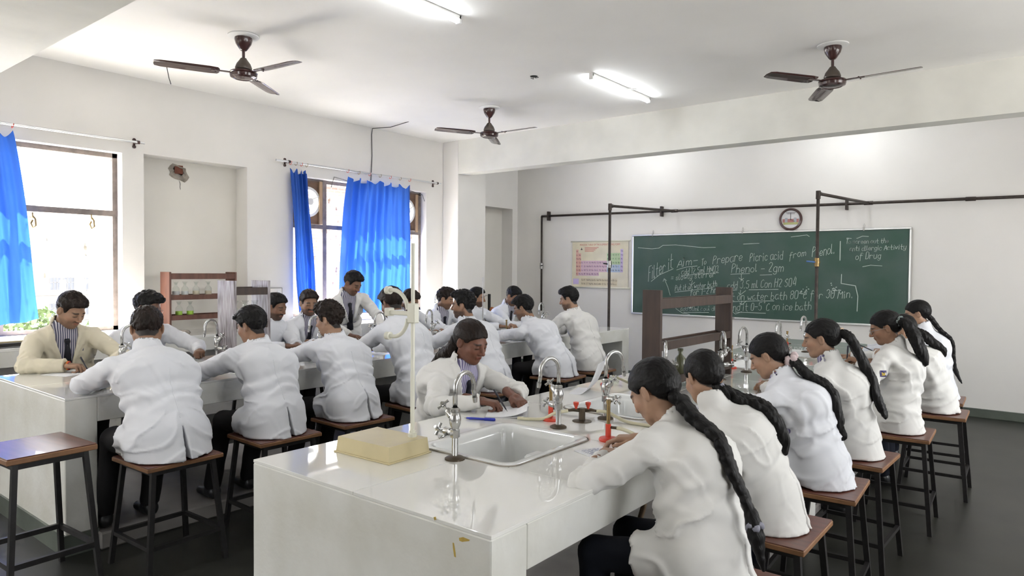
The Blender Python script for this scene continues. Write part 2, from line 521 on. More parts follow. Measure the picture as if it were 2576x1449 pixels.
# broken plaster hole in the niche
mb = MB()
hc = px(449, 433, 'x', -.24); random.seed(4)
ring = []
for k in range(18):
    a = 2*math.pi*k/18
    rr = .105*(1+.25*random.uniform(-1, 1))
    ring.append((rr*math.cos(a)*1.05, rr*math.sin(a)*.9-.01))
vs = [(0.004, *q) for q in ring]+[(.016, q[0]*.72, q[1]*.72) for q in ring]+[(-.0, q[0]*.5, q[1]*.5+.02) for q in ring]
fs = []
for k in range(18):
    j = (k+1) % 18
    fs += [(k, j, 18+j, 18+k), (18+k, 18+j, 36+j, 36+k)]
fs.append(tuple(range(36, 54)))
mb.add(vs, fs)
hole = mb.build('wall_hole', M['rubble']); hole.location = hc
tag(hole, 'broken plaster hole showing brick high in the wall niche', 'hole')
MB().bbox(-.0, .004, -.045, .05, -.02, .075, .002).build('exposed_brick', M['brick'], hole)
mb = MB(); mb.tube([(0.002, .01, -.10), (.003, .018, -.13), (.002, .015, -.165), (.003, .02, -.19)], .0022, 5); mb.build('hanging_wire', M['dark'], hole)

# electrical plate on the wall between niche and window
sp = empty('switch_plate', px(690, 737, 'x', 0)); tag(sp, 'white switch plate with thin black outline beside the narrow curtain', 'switch plate')
MB().bbox(0, .012, -.10, .10, -.06, .06, .003).build('plate', M['wall'], sp)
mb = MB()
for a, b, c, d in ((-.1, .1, .058, .062), (-.1, .1, -.062, -.058), (-.102, -.098, -.06, .06), (.098, .102, -.06, .06)): mb.box(.004, .0135, a, b, c, d)
mb.build('plate_outline', M['dark'], sp)
MB().bbox(.012, .02, .03, .07, -.03, .03, .003).build('switch', M['white'], sp)

# ------------------------------------------------------------------ curtain rods, rings and curtains
def rod(y0, y1, z, brk, label):
    root = empty('curtain_rod', (.1, (y0+y1)/2, z)); tag(root, label, 'curtain rod')
    oy = (y0+y1)/2
    MB().tube([(0, y0-oy, 0), (0, y1-oy, 0)], .0125, 12).build('pole', M['alu'], root, auto=40)
    for b in brk:
        mb = MB()
        mb.tube([(-.1, b-oy, 0), (0, b-oy, 0)], .010, 8)
        mb.lathe([(0, 0), (.018, 0), (.018, .01), (0, .012)], (-.1, b-oy, .035), (1, 0, 0), 12)
        mb.lathe([(0, 0), (.018, 0), (.018, .01), (0, .012)], (-.1, b-oy, -.035), (1, 0, 0), 12)
        mb.box(-.1, -.092, b-oy-.01, b-oy+.01, -.05, .05)
        mb.lathe([(.018, -.012), (.018, .012)], (0, b-oy, 0), (0, 1, 0), 14)
        mb.build('bracket', M['fan'], root, auto=40)
    return root
RZ1, RZ2 = 2.912, 2.94
rod(.55, 3.19, RZ1, (.62, 3.13), 'steel curtain rod with dark brackets above the larger open window')
rod(4.70, 7.50, RZ2, (4.88, 7.42), 'steel curtain rod above the window with exhaust fans')

def ring_at(y, z, m, parent, x=.1):
    mb = MB(); mb.tube(arc((x, y, z), .022, 0, 2*math.pi*15/16, 15, (1, 0, 0), (0, .25, .97)), .003, 6, closed=True)
    return mb.build('curtain_ring', m, parent, smooth=True)

def curtain(name, label, top, bot, zt, zb, nf, amp, nr, seed, zslope=0.0, rz=RZ2, sag=.03):
    """pleated sheet hung from rings; top and bot are the y ranges at the rod and at the hem"""
    r_ = random.Random(seed)
    nu, nv = 110, 46
    vs = []
    ph = [r_.uniform(0, 6.28) for _ in range(6)]
    for j in range(nv+1):
        v = j/nv
        for i in range(nu+1):
            u = i/nu
            e = v**.8
            y = (top[0]+(top[1]-top[0])*u)*(1-e)+(bot[0]+(bot[1]-bot[0])*u)*e
            z = zt+(zb+zslope*u-zt)*v
            s_ = abs(math.sin(math.pi*nr*u)) if nr else 0
            z -= sag*2.2*s_*(1-v)**6
            a = amp*(.75+.5*math.sin(3.1*u+ph[0]))
            x = .10+a*math.sin(2*math.pi*nf*(u+.012*math.sin(5*v+ph[1]))+.6*math.sin(2.2*v+ph[2]))
            x += .35*a*math.sin(2*math.pi*nf*2.3*u+ph[3]+1.5*v)+.012*math.sin(9*v+ph[4]+7*u)*v
            y += .012*math.sin(7*v+ph[5]+4*u)*v
            z += .006*math.sin(22*u+ph[3])*v
            vs.append((x, y, z))
    n = nu+1
    fs = [(j*n+i, j*n+i+1, (j+1)*n+i+1, (j+1)*n+i) for j in range(nv) for i in range(nu)]
    root = empty(name, (.1, (bot[0]+bot[1])/2, zb)); tag(root, label, 'curtain', 'blue curtains at the windows')
    off = root.location
    o = MB().add([(a-off[0], b-off[1], c-off[2]) for a, b, c in vs], fs).build('cloth', M['curtain'], root, smooth=True)
    k = max(nr, 3)
    for q in range(k+1):
        y = top[0]+(top[1]-top[0])*q/k
        ring_at(y-off[1], rz-.012-off[2], M['redpl'] if (q+seed) % 2 else M['brass'], root, x=0)
    return root
curtain('curtain', 'wide gathered blue curtain hanging in the middle of the window', (5.76, 6.86), (5.62, 6.88), 2.86, 1.06, 8, .045, 6, 3, zslope=.03)
curtain('curtain.001', 'narrow bunched blue curtain beside the niche wall', (4.90, 5.13), (5.0, 5.24), 2.87, 1.10, 4, .05, 3, 5)
curtain('curtain.002', 'blue curtain pushed to the edge of the larger open window', (1.2, 2.06), (1.3, 2.25), 2.86, 1.03, 6, .05, 7, 8, zslope=.13, rz=RZ1)

# loose cables
mb = MB(); a = Vector((.01, 6.20, H-.02)); q = px(1028, 306, 'z', H)
mb.tube([q, q.lerp(Vector((.02, 6.24, H-.01)), .5)+Vector((0, 0, -.03)), (.02, 6.24, H-.012), (.012, 6.23, H-.1), (.010, 6.24, 3.2), (.012, 6.22, 2.86)], .006, 6)
cb = mb.build('ceiling_cable', M['cable']); tag(cb, 'thin grey cable running from the ceiling down to the window', 'cable')
mb = MB(); mb.tube([(.012, 5.56, 2.70), (.02, 5.6, 2.84), (.02, 5.9, 2.80), (.02, 6.5, 2.77), (.02, 6.95, 2.79), (.014, 7.2, 2.75), (.012, 7.24, 2.66)], .005, 6)
tag(mb.build('fan_cable', M['cable']), 'dark fan cable looped along the top of the curtained window', 'cable')
q = px(418, 161, 'z', H)
hk = empty('ceiling_wire', q); tag(hk, 'short bent wire hanging from a hole in the ceiling', 'wire')
mb = MB(); mb.tube([(0, 0, 0), (.004, .01, -.06), (.012, .02, -.13), (.03, .03, -.19)], .004, 6); mb.build('wire', M['dark'], hk)
MB().lathe([(0, -.004), (.04, -.004), (.045, 0)], (0, .01, 0), (0, 0, 1), 14).build('wire_hole', M['dark'], hk)
q = px(1343, 192, 'z', H)
hk = empty('ceiling_hook', q); tag(hk, 'small dark wiring hole in the ceiling between the tube lights', 'ceiling hole')
MB().lathe([(0, -.006), (.03, -.005), (.04, 0)], (0, 0, 0), (0, 0, 1), 12).build('junction_hole', M['dark'], hk)
mb = MB(); mb.tube([(0, 0, 0), (.02, .0, -.02), (.045, .02, -.012)], .004, 6); mb.tube([(0, 0, 0), (-.02, .02, -.02), (-.04, 0, -.008)], .004, 6); mb.build('wire', M['cable'], hk)

# ------------------------------------------------------------------ ceiling fans and tube lights
def make_fan(x, y, a0, label):
    """blades at rest, drop to z = 2.95"""
    root = empty('ceiling_fan', (x, y, H)); tag(root, label, 'ceiling fan', 'brown ceiling fans')
    mb = MB(); mb.lathe([(0, -.02), (.10, -.019), (.125, -.010), (.125, -.002), (0, 0)], seg=28); mb.build('ceiling_plate', M['white'], root, auto=40)
    mb = MB(); mb.lathe([(0, -.014), (.070, -.016), (.072, -.035), (.062, -.07), (.034, -.112), (.022, -.125), (0, -.125)], seg=24); mb.build('canopy', M['fan'], root, auto=50)
    MB().cyl((0, 0, -.12), (0, 0, -.20), .0125, 12).build('down_rod', M['fan'], root, auto=40)
    mb = MB(); mb.lathe([(0, -.185), (.022, -.187), (.034, -.205), (.056, -.235), (.068, -.268), (.066, -.28), (.052, -.283), (.052, -.30), (0, -.30)], seg=24); mb.build('lower_canopy', M['fan2'], root, auto=50)
    mb = MB(); mb.lathe([(0, -.292), (.09, -.294), (.108, -.302), (.112, -.312), (.105, -.318), (.110, -.325), (.105, -.345), (.08, -.356), (.075, -.352), (0, -.362)], seg=30); mb.build('motor', M['fan'], root, auto=35)
    for k in range(3):
        a = a0+2*math.pi*k/3
        b = empty('fan_blade', (0, 0, 0), a, root)
        mb = MB()
        prof = [(.185, .035), (.20, .060), (.26, .068), (.45, .066), (.62, .062), (.665, .048), (.672, .02)]
        vs = []
        for r, w in prof:
            t = .16
            vs += [(r, -w, -.314-w*t), (r, -w*.3, -.312), (r, w*.4, -.312+.2*w*t), (r, w, -.314+w*t)]
        fs = [(i*4+j, i*4+j+4, i*4+j+5, i*4+j+1) for i in range(len(prof)-1) for j in range(3)]
        o = MB().add(vs, fs).build('blade', M['fan'], b, smooth=True)
        sm = o.modifiers.new('thick', 'SOLIDIFY'); sm.thickness = .003
        mb = MB(); mb.bbox(.085, .25, -.016, .016, -.318, -.311, .002); mb.cyl((.215, -.03, -.311), (.215, -.03, -.322), .006, 8); mb.cyl((.215, .03, -.309), (.215, .03, -.321), .006, 8)
        mb.build('blade_arm', M['fan'], b)
    return root
# blade directions read from the photograph
make_fan(2.06, 3.14, math.radians(6), 'brown ceiling fan nearest the big window and the near beam')
make_fan(2.07, 6.30, math.radians(2), 'brown ceiling fan above the corner with the wide blue curtain')
make_fan(5.89, 6.32, math.radians(-3), 'brown ceiling fan in front of the beam above the chalkboard')

def make_tube(y0, y1, x, label):
    root = empty('tube_light', (x, (y0+y1)/2, H)); tag(root, label, 'tube light', 'ceiling tube lights')
    L = (y1-y0)/2
    MB().bbox(-.018, .022, -L, L, -.028, 0, .003).build('batten_body', M['white'], root)
    mb = MB(); mb.tube([(-.002, -L+.02, -.042), (-.002, L-.02, -.042)], .016, 14); mb.build('lamp', M['tube'], root, smooth=True)
    mb = MB(); mb.bbox(-.02, .022, -L-.004, -L+.022, -.06, 0, .003); mb.bbox(-.02, .022, L-.022, L+.004, -.06, 0, .003); mb.build('end_cap', M['white'], root)
    mb = MB(); mb.tube([(.02, .1, -.01), (.05, .14, -.006), (.07, .19, -.004)], .005, 6); mb.build('lead', M['white'], root)
make_tube(2.69, 3.91, 3.80, 'lit tube light cut by the top of the picture')
make_tube(5.80, 7.02, 3.80, 'lit tube light before the far beam, fully in view')
make_tube(-.6, .62, 3.80, 'added unseen tube light behind the near beam')  # unseen lamp added for general fill
make_tube(8.05, 9.27, 2.6, 'added tube light hidden behind the far beam over the wall chart')  # added behind the beam to brighten the board wall
make_tube(8.05, 9.27, 5.4, 'added tube light hidden behind the far beam over the chalkboard')  # second added lamp brightening the board wall
make_tube(2.69, 3.91, 7.6, 'added unseen tube light over the open floor')  # unseen lamp added to lift overall brightness

# ------------------------------------------------------------------ outside
out = empty('neighbour_building', (-45, 18, -6)); tag(out, 'pale multi-storey building across the yard with rows of windows', 'building')
M['facade'] = mat('pale_facade', (.20, .20, .207), .8, var=.06, vscale=.5)
M['oglass'] = mat('far_window_glass', (.085, .095, .12), .3, var=.2, vscale=2)
M['obar'] = mat('far_window_bars', (.16, .16, .17), .6)
MB().box(-8, 0, -6, 14, 0, 10.85).build('wall', M['facade'], out)
MB().box(-8, .35, -6, 14, 10.85, 11.15).build('roof_ledge', M['facade'], out)
MB().box(-6, -1, -6, -1.75, 11.15, 12.15).build('roof_room', M['facade'], out)
for zc in (9.78, 8.09, 6.47, 4.75):
    MB().box(0, .12, -6, 14, zc-.75, zc-.62).build('floor_band', M['facade'], out)
    for y in (-1.0, -.18, 1.1, 1.95, 3.3, 4.1, 5.4, 6.2):
        w = MB().box(.0, .03, y-.30, y+.30, zc-.42, zc+.42).build('window', M['oglass'], out)
        mb = MB()
        for a in (-.31, -.1, .1, .31): mb.box(.03, .05, y+a-.02, y+a+.02, zc-.42, zc+.42)
        for c in (-.42, .1, .42): mb.box(.03, .05, y-.31, y+.31, zc+c-.02, zc+c+.02)
        mb.build('window_bar', M['obar'], w)
fin = MB().box(-1.05, -.30, 3.08, 3.32, -3, 3.6).build('outer_fin', mat('cream_outer_plaster', (.42, .38, .30), .8, var=.15, vscale=5, col2=(.34, .30, .23)))
tag(fin, 'cream outside wall fin beside the larger open window', 'wall fin')
bw = empty('brick_building', (-9, 13, -4)); tag(bw, 'red brick building seen beyond the curtained window', 'building')
mbrick = bpy.data.materials.new('outer_brickwork'); mbrick.use_nodes = True
nt = mbrick.node_tree; bs = nt.nodes['Principled BSDF']; bs.inputs['Roughness'].default_value = .9
tc = nt.nodes.new('ShaderNodeTexCoord'); mp = nt.nodes.new('ShaderNodeMapping'); mp.inputs['Rotation'].default_value = (0, R90, R90)
sp_ = nt.nodes.new('ShaderNodeSeparateXYZ'); cb_ = nt.nodes.new('ShaderNodeCombineXYZ')
bt = nt.nodes.new('ShaderNodeTexBrick'); bt.inputs['Scale'].default_value = 1.0
bt.inputs['Brick Width'].default_value = .23; bt.inputs['Row Height'].default_value = .085; bt.inputs['Mortar Size'].default_value = .012
bt.inputs['Color1'].default_value = (.185, .11, .09, 1); bt.inputs['Color2'].default_value = (.215, .13, .11, 1); bt.inputs['Mortar'].default_value = (.27, .25, .235, 1)
nt.links.new(tc.outputs['Object'], sp_.inputs[0]); nt.links.new(sp_.outputs['Y'], cb_.inputs[0]); nt.links.new(sp_.outputs['Z'], cb_.inputs[1])
nt.links.new(cb_.outputs[0], bt.inputs['Vector']); nt.links.new(bt.outputs[0], bs.inputs['Base Color'])
MB().box(-5, 0, -2.2, 9, 0, 8.0).build('wall', mbrick, bw)
MB().box(-5, .15, -2.2, 9, 8.0, 8.4).build('roof_ledge', M['facade'], bw)
for y in (0.3, 2.6, 4.9):
    w = MB().box(0, .03, y-.4, y+.4, 4.2, 5.5).build('window', M['oglass'], bw)
    mb = MB()
    for a in (-.42, 0, .42): mb.box(.03, .06, y+a-.03, y+a+.03, 4.2, 5.5)
    mb.box(.03, .06, y-.42, y+.42, 4.75, 4.81); mb.build('window_bar', M['obar'], w)
struct('bounce_ledge', MB().box(-1.9, -.3, -2.6, 3.05, .70, .82), M['wall'])  # added slab that bounces sunlight up to the ceiling
struct('bounce_ledge.001', MB().box(-1.9, -.3, 3.35, 7.5, .70, .82), M['wall'])  # second added slab for the same sun bounce
gr = MB().box(-120, -.3, -60, 90, -6.2, -6.0).build('ground_outside', mat('yard_ground', (.30, .28, .24), .9, var=.2, vscale=.3)); gr['kind'] = 'structure'
M['leaf'] = mat('leaves', (.13, .19, .08), .6, var=.4, vscale=3)
M['bark'] = mat('bark', (.12, .09, .06), .9)
def tree(x, y, z, h, r, seed, label):
    rr = random.Random(seed)
    t = empty('yard_tree', (x, y, z)); tag(t, label, 'tree', 'trees in the yard outside')
    mb = MB(); mb.tube([(0, 0, 0), (.1, 0, h*.4), (0, .1, h*.8)], [.15, .12, .05], 8); mb.build('trunk', M['bark'], t)
    mb = MB()
    for _ in range(1500):
        d = Vector((rr.gauss(0, 1), rr.gauss(0, 1), rr.gauss(0, 1))).normalized()*r*rr.uniform(.45, 1)
        c = Vector((0, 0, h*.75))+Vector((d.x, d.y, d.z*.9))
        u = Vector((rr.gauss(0, 1), rr.gauss(0, 1), rr.gauss(0, 1))).normalized(); w = u.orthogonal().normalized()
        s_ = rr.uniform(.10, .20)
        mb.add([c-u*s_, c+w*s_*.5, c+u*s_, c-w*s_*.5], [(0, 1, 2, 3)])
    o = mb.build('crown', M['leaf'], t); o['kind'] = 'stuff'
tree(-24, 9.6, -6, 6.2, 1.6, 1, 'green tree below the pale building, behind the blue curtain edge')
tree(-24, 13.0, -6, 6.4, 1.7, 2, 'green tree below the pale building, beside the cream fin')
# ================================================================== lab tables
TZ = .90
SINKS1 = [(2.03, 2.60), (3.10, 3.67), (5.25, 5.82), (6.30, 6.87)]
SX = (5.34, 5.82)

def lab_table(x0, x1, y0, y1, sinks, label, name, sx):
    t = empty(name, (x0, y0, 0)); tag(t, label, 'lab table', 'white masonry lab tables')
    L, Wd = y1-y0, x1-x0
    mid = Wd/2
    ap = .135
    # supports: masonry piers across the whole width
    for a, b in ((0, .17), (L*.5-.1, L*.5+.1), (L-.17, L)):
        MB().bbox(0, Wd, a, b, .0, TZ-.0125 if a < .01 or b > L-.01 else TZ-.02-ap, .004).build('pier', M['body'], t)
    # edge beam under the slabs: two long sides and two ends
    MB().bbox(0, .10, .17, L-.17, TZ-.02-ap, TZ-.0125, .003).build('edge_beam', M['body'], t)
    MB().bbox(Wd-.10, Wd, .17, L-.17, TZ-.02-ap, TZ-.0125, .003).build('edge_beam', M['body'], t)
    # glazed slabs, two across, cut around the sinks
    g = .0012
    sk = [(a-y0, b-y0) for a, b in sinks]
    sl = (sx[0]-x0, sx[1]-x0)
    cuts = [0]
    for a, b in sk: cuts += [a, b]
    cuts.append(L)
    for i in range(len(cuts)-1):
        a, b = cuts[i], cuts[i+1]
        if b-a < .02: continue
        if i % 2 == 1:
            MB().bbox(0, sl[0]-.0, a+g, b-g, TZ-.012, TZ, .0012).build('slab', M['tile'], t)
            MB().bbox(sl[1], Wd, a+g, b-g, TZ-.012, TZ, .0012).build('slab', M['tile'], t)
            MB().box(.10, sl[0]-.0, a, b, TZ-.05, TZ-.0125).build('slab_bed', M['body'], t)
            MB().box(sl[1], Wd-.1, a, b, TZ-.05, TZ-.0125).build('slab_bed', M['body'], t)
        else:
            n = max(1, round((b-a)/.62))
            for k in range(n):
                p, q = a+(b-a)*k/n, a+(b-a)*(k+1)/n
                MB().bbox(0, mid-g, p+g, q-g, TZ-.012, TZ, .0012).build('slab', M['tile'], t)
                MB().bbox(mid+g, Wd, p+g, q-g, TZ-.012, TZ, .0012).build('slab', M['tile'], t)
            MB().box(.10, Wd-.1, max(a, .17), min(b, L-.17), TZ-.05, TZ-.0125).build('slab_bed', M['grout'], t)
    return t
T1X = (4.987, 6.206); T2X = (1.80, 3.058)
lab_table(T1X[0], T1X[1], 1.468, 7.98, SINKS1, 'white tiled lab table with sinks nearest the viewer, girls along one side', 'lab_table', SX)
SINKS2 = [(2.25, 2.72), (4.35, 4.92), (6.30, 6.87)]
SX2 = (2.19, 2.67)
t2 = lab_table(T2X[0], T2X[1], 1.461, 7.985, SINKS2, 'white tiled lab table nearer the windows, crowded with young men', 'lab_table.001', SX2)
struct('plinth_1', MB().bbox(T2X[0]-.05, T2X[1]+.06, 1.62, 7.83, 0, .10, .01), M['plinth'])
struct('plinth_2', MB().bbox(T1X[0]-.04, T1X[1]-.02, 1.65, 7.8, 0, .06, .01), M['plinth'])
# stone skirting round the foot of the near piers
for nm, (a, b), y in (('trim_1', T2X, 1.461), ('trim_2', T1X, 1.468)):
    mb = MB(); mb.box(a-.012, b+.012, y-.014, y, 0, .12); mb.box(b, b+.012, y, y+.17, 0, .12); mb.box(a-.012, a, y, y+.17, 0, .12)
    struct(nm, mb, M['skirt'])
# ochre chemical stains on the near table
tb = bpy.data.objects['lab_table']
M['stain'] = mat('ochre_stain', (.58, .40, .08), .6, var=.3, vscale=30)
def stain(pts, y, n):
    mb = MB()
    q = [px(a, b, 'y', y)-Vector((T1X[0], 1.468, 0)) for a, b in pts]
    mb.add([p+Vector((0, -.0008, 0)) for p in q]+[p+Vector((0, .001, 0)) for p in q], [tuple(range(len(q)))[::-1]]+[(i, (i+1) % len(q), len(q)+(i+1) % len(q), len(q)+i) for i in range(len(q))])
    mb.build('stain', M['stain'], tb)
stain([(1155, 1353), (1165, 1351), (1182, 1358), (1180, 1361), (1163, 1363), (1156, 1360)], 1.468, 0)
stain([(1139, 1365), (1142, 1366), (1146, 1390), (1147, 1402), (1143, 1400), (1140, 1380)], 1.468, 0)
stain([(1091, 1301), (1096, 1300), (1097, 1307), (1093, 1309)], 1.468, 0)

def sink(y0, y1, sx, label):
    w, l = sx[1]-sx[0], y1-y0
    root = empty('sink', (sx[0], y0, TZ)); tag(root, label, 'sink', 'white ceramic sinks set in the lab tables')
    def rr(ax, ay, r, n=6, cx=w/2, cy=l/2):
        P = []
        for qx, qy, a0 in ((1, 1, 0), (-1, 1, 90), (-1, -1, 180), (1, -1, 270)):
            for k in range(n+1):
                a = math.radians(a0+90*k/n)
                P.append((cx+qx*(ax-r)+r*math.cos(a), cy+qy*(ay-r)+r*math.sin(a)))
        return P
    prof = [(w/2+.012, l/2+.012, .06, .001), (w/2+.010, l/2+.010, .06, .006), (w/2-.012, l/2-.012, .05, .008), (w/2-.030, l/2-.030, .05, .0), (w/2-.040, l/2-.040, .05, -.03), (w/2-.055, l/2-.055, .06, -.21), (w/2-.09, l/2-.09, .06, -.235), (.03, .03, .029, -.245)]
    vs, n = [], 28
    for ax, ay, r, z in prof: vs += [(a, b, z) for a, b in rr(ax, ay, r)]
    fs = [(i*n+k, i*n+(k+1) % n, (i+1)*n+(k+1) % n, (i+1)*n+k) for i in range(len(prof)-1) for k in range(n)]
    fs.append(tuple(range((len(prof)-1)*n, len(prof)*n)))
    o = MB().add(vs, fs).build('basin', M['ceramic'], root, auto=50)
    mb = MB(); mb.bbox(w-.115, w-.045, l*.5-.05, l*.5+.05, -.21, -.02, .012); mb.build('overflow_block', M['ceramic'], root)
    mb = MB(); mb.cyl((w-.1165, l*.5, -.05), (w-.114, l*.5, -.05), .012, 12); mb.cyl((w/2, l/2, -.245), (w/2, l/2, -.2435), .024, 14); mb.build('drain', M['dark'], root)
    # discoloured sealing bead round the rim
    P = rr(w/2+.016, l/2+.016, .065)
    mb = MB(); mb.tube([(a, b, .0015) for a, b in P], .0035, 6, closed=True); mb.build('seal', M['rubble'], root)
    return root
lab = ['deep white sink at the near corner end of the near table', 'second white sink along the near table, beyond the gas tap', 'third white sink of the near table, past the dark rack', 'farthest white sink of the near table by the last girls']
for (a, b), l_ in zip(SINKS1, lab): sink(a, b, SX, l_)
lab = ['white sink in the far table beside the grey rack', 'white sink in the far table near the standing student', 'white sink at the chalkboard end of the far table']
for (a, b), l_ in zip(SINKS2, lab): sink(a, b, SX2, l_)

# ------------------------------------------------------------------ wall counter under the windows
CZ = .95
ct = empty('wall_counter', (0, YN+.02, 0)); tag(ct, 'long white counter running under the windows', 'counter')
o_ = -(YN+.02)
MB().bbox(.0, .50, 0, YB+o_-.02, CZ-.03, CZ, .003).build('worktop', M['tile'], ct)
MB().box(.46, .50, 0, YB+o_-.02, CZ-.16, CZ-.03).build('edge_beam', M['body'], ct)
for y in (-1.6, .9, 3.0, 4.5, 6.2): MB().bbox(.0, .46, y+o_-.06, y+o_+.06, 0, CZ-.03, .004).build('pier', M['body'], ct)
MB().box(-.24, .0, 3.225+o_, 4.385+o_, CZ-.1, CZ-.0).build('niche_ledge', M['tile'], ct)
ct2 = MB().bbox(-.235, .34, 8.42, 9.35, .86, .95, .004).build('recess_shelf', M['tile']); tag(ct2, 'short white shelf in the recess behind the pillar', 'shelf')

# ------------------------------------------------------------------ taps
def make_tap(name, hand=-1, spout=1):
    """swan neck laboratory tap; hand: side (x) of the cross handles, spout: direction (y) of the neck"""
    r = empty(name)
    mb = MB(); mb.lathe([(0, 0), (.040, 0), (.040, .006), (.030, .012), (.014, .016), (0, .016)], seg=22); mb.build('flange', M['bronze'], r, auto=40)
    mb = MB(); mb.cyl((0, 0, .012), (0, 0, .105), .0125, 14); mb.lathe([(.012, .085), (.019, .088), (.019, .118), (.014, .122)], seg=6)
    mb.lathe([(.013, .118), (.022, .14), (.024, .16), (.020, .178), (.016, .186), (.020, .19), (.020, .20), (.013, .206)], seg=18); mb.build('stem', M['chrome'], r, auto=40)
    R = .062
    pts = [(0, 0, .20), (0, 0, .27)]+[tuple(q) for q in arc((0, spout*R, .275), R, math.pi, math.radians(-12), 14, (0, spout, 0), (0, 0, 1))]
    e = Vector(pts[-1]); pts.append(tuple(e+Vector((0, spout*-.006, -.045)) if False else e+Vector((0, spout*.008, -.035))))
    mb = MB(); mb.tube(pts, .0095, 12); mb.build('swan_neck', M['chrome'], r, smooth=True)
    e = Vector(pts[-1]); mb = MB(); mb.tube([e, e+Vector((0, spout*.004, -.022))], [.0115, .0085], 12); mb.build('nozzle', M['chrome'], r, auto=40)
    for z, tilt, L in ((.105, .05, .06), (.155, .75, .058)):
        d = Vector((hand*math.cos(tilt), 0, math.sin(tilt))); o = Vector((0, 0, z))
        c = empty('cock', (0, 0, 0), 0, r)
        mb = MB(); mb.tube([o, o+d*L*.35, o+d*L*.4, o+d*L*.8, o+d*L], [.011, .012, .0165, .0165, .010], 12); mb.tube([o+d*L, o+d*(L+.022)], .0045, 8)
        mb.build('cock_body', M['chrome'], c, auto=40)
        h = o+d*(L+.024); u = Vector((0, 1, 0)); w = d.cross(u)
        mb = MB()
        for k in range(2):
            a = math.radians(35+90*k); v = u*math.cos(a)+w*math.sin(a)
            mb.tube([h-v*.026, h-v*.018, h, h+v*.018, h+v*.026], [.0065, .0055, .006, .0055, .0065], 8)
        mb.tube([h-d*.008, h+d*.008], .010, 10); mb.build('cross_handle', M['chrome'], c, auto=40)
    if True:
        o = Vector((hand*.03, -.012*spout, .10)); mb = MB(); mb.tube([o, o+Vector((hand*.012, -.035*spout, -.012))], [.007, .0055], 8); mb.build('side_nozzle', M['chrome'], r, smooth=True)
    return r
protos = {}
def tap(x, y, hand, spout, rz, label, z=TZ):
    k = (hand, spout)
    if k not in protos: o = protos[k] = make_tap('swan_neck_tap', hand, spout)
    else: o = copy_tree(protos[k])
    o.location = (x, y, z); o.rotation_euler = (0, 0, rz)
    tag(o, label, 'tap', 'swan neck laboratory taps'); return o
CX = 5.588
tap(CX, 1.978, -1, 1, .1, 'chrome swan neck tap at the near end of the first sink, beside the cream stand')
tap(CX, 2.695, -1, -1, -.15, 'chrome swan neck tap at the far end of the first sink, by a red burner')
tap(5.66, 3.01, 1, 1, -.25, 'chrome swan neck tap at the near end of the second sink')
tap(5.62, 3.755, 1, -1, .5, 'chrome swan neck tap between the second sink and the dark rack')
tap(5.62, 4.62, 1, -1, .6, 'chrome swan neck tap seen through the dark rack above a ponytailed head')
tap(5.63, 5.10, -1, -1, -.1, 'chrome swan neck tap just past the dark rack, clear of the heads')
tap(5.62, 5.93, 1, -1, .0, 'chrome swan neck tap whose arch shows over the scrunchie ponytail head')
tap(5.60, 6.75, 1, -1, -.1, 'chrome swan neck tap farthest along the near table')
tap(2.36, 2.05, 1, 1, .2, 'chrome swan neck tap behind the shoulder of the nearest back')
tap(2.19, 2.83, 1, -1, .3, 'chrome swan neck tap standing before the grey rack')
tap(2.42, 3.64, 1, -1, .2, 'chrome swan neck tap beyond the grey rack, half hidden by a head')
tap(2.40, 4.27, -1, 1, .0, 'chrome swan neck tap where the standing student reaches')
tap(2.43, 5.00, 1, -1, .3, 'chrome swan neck tap before the student in the open lapels')
tap(2.40, 6.98, 1, -1, .2, 'chrome swan neck tap in front of the last seated student')
tap(.33, 3.12, 1, 1, .6, 'white lit swan neck tap on the wall counter by the bottle rack', CZ)
tap(.26, 7.3, -1, -1, .3, 'chrome swan neck tap on the wall counter near the pillar', CZ)

# ------------------------------------------------------------------ burners, gas cocks, hoses
def make_burner():
    r = empty('bunsen_burner')
    mb = MB(); mb.lathe([(0, 0), (.040, 0), (.042, .006), (.038, .014), (.018, .018), (0, .018)], seg=24); mb.build('foot', M['redpl'], r, auto=40)
    mb = MB(); mb.lathe([(.0125, .016), (.0125, .075), (0, .076)], seg=16); mb.build('red_collar', M['redpl'], r, auto=40)
    mb = MB(); mb.lathe([(.0085, .07), (.0085, .165), (.0105, .166), (.0105, .180), (.007, .180), (.007, .16), (0, .16)], seg=14); mb.build('barrel', M['brass'], r, auto=40)
    mb = MB(); mb.tube([(.01, 0, .06), (.035, 0, .06)], .006, 10); mb.build('gas_inlet', M['bronze'], r, smooth=True)
    return r
bproto = None
def burner(x, y, rz, label):
    global bproto
    if bproto is None: o = bproto = make_burner()
    else: o = copy_tree(bproto)
    o.location = (x, y, TZ); o.rotation_euler = (0, 0, rz); tag(o, label, 'burner', 'red footed burners'); return o
burner(5.47, 2.80, .8, 'red bunsen burner behind the far tap of the first sink')
burner(5.90, 2.63, .3, 'red bunsen burner at the fingertips of the nearest girl')
burner(5.14, 3.90, .4, 'red bunsen burner by the curled white sheet')
burner(5.47, 5.22, .4, 'red bunsen burner with brass barrel beside the dark rack')
burner(5.40, 6.85, .4, 'red bunsen burner near the farthest tap of the near table')
burner(2.52, 6.10, .5, 'red bunsen burner on the far table before the last seated student')
burner(2.36, 4.42, .5, 'red bunsen burner by the hand of the standing student')

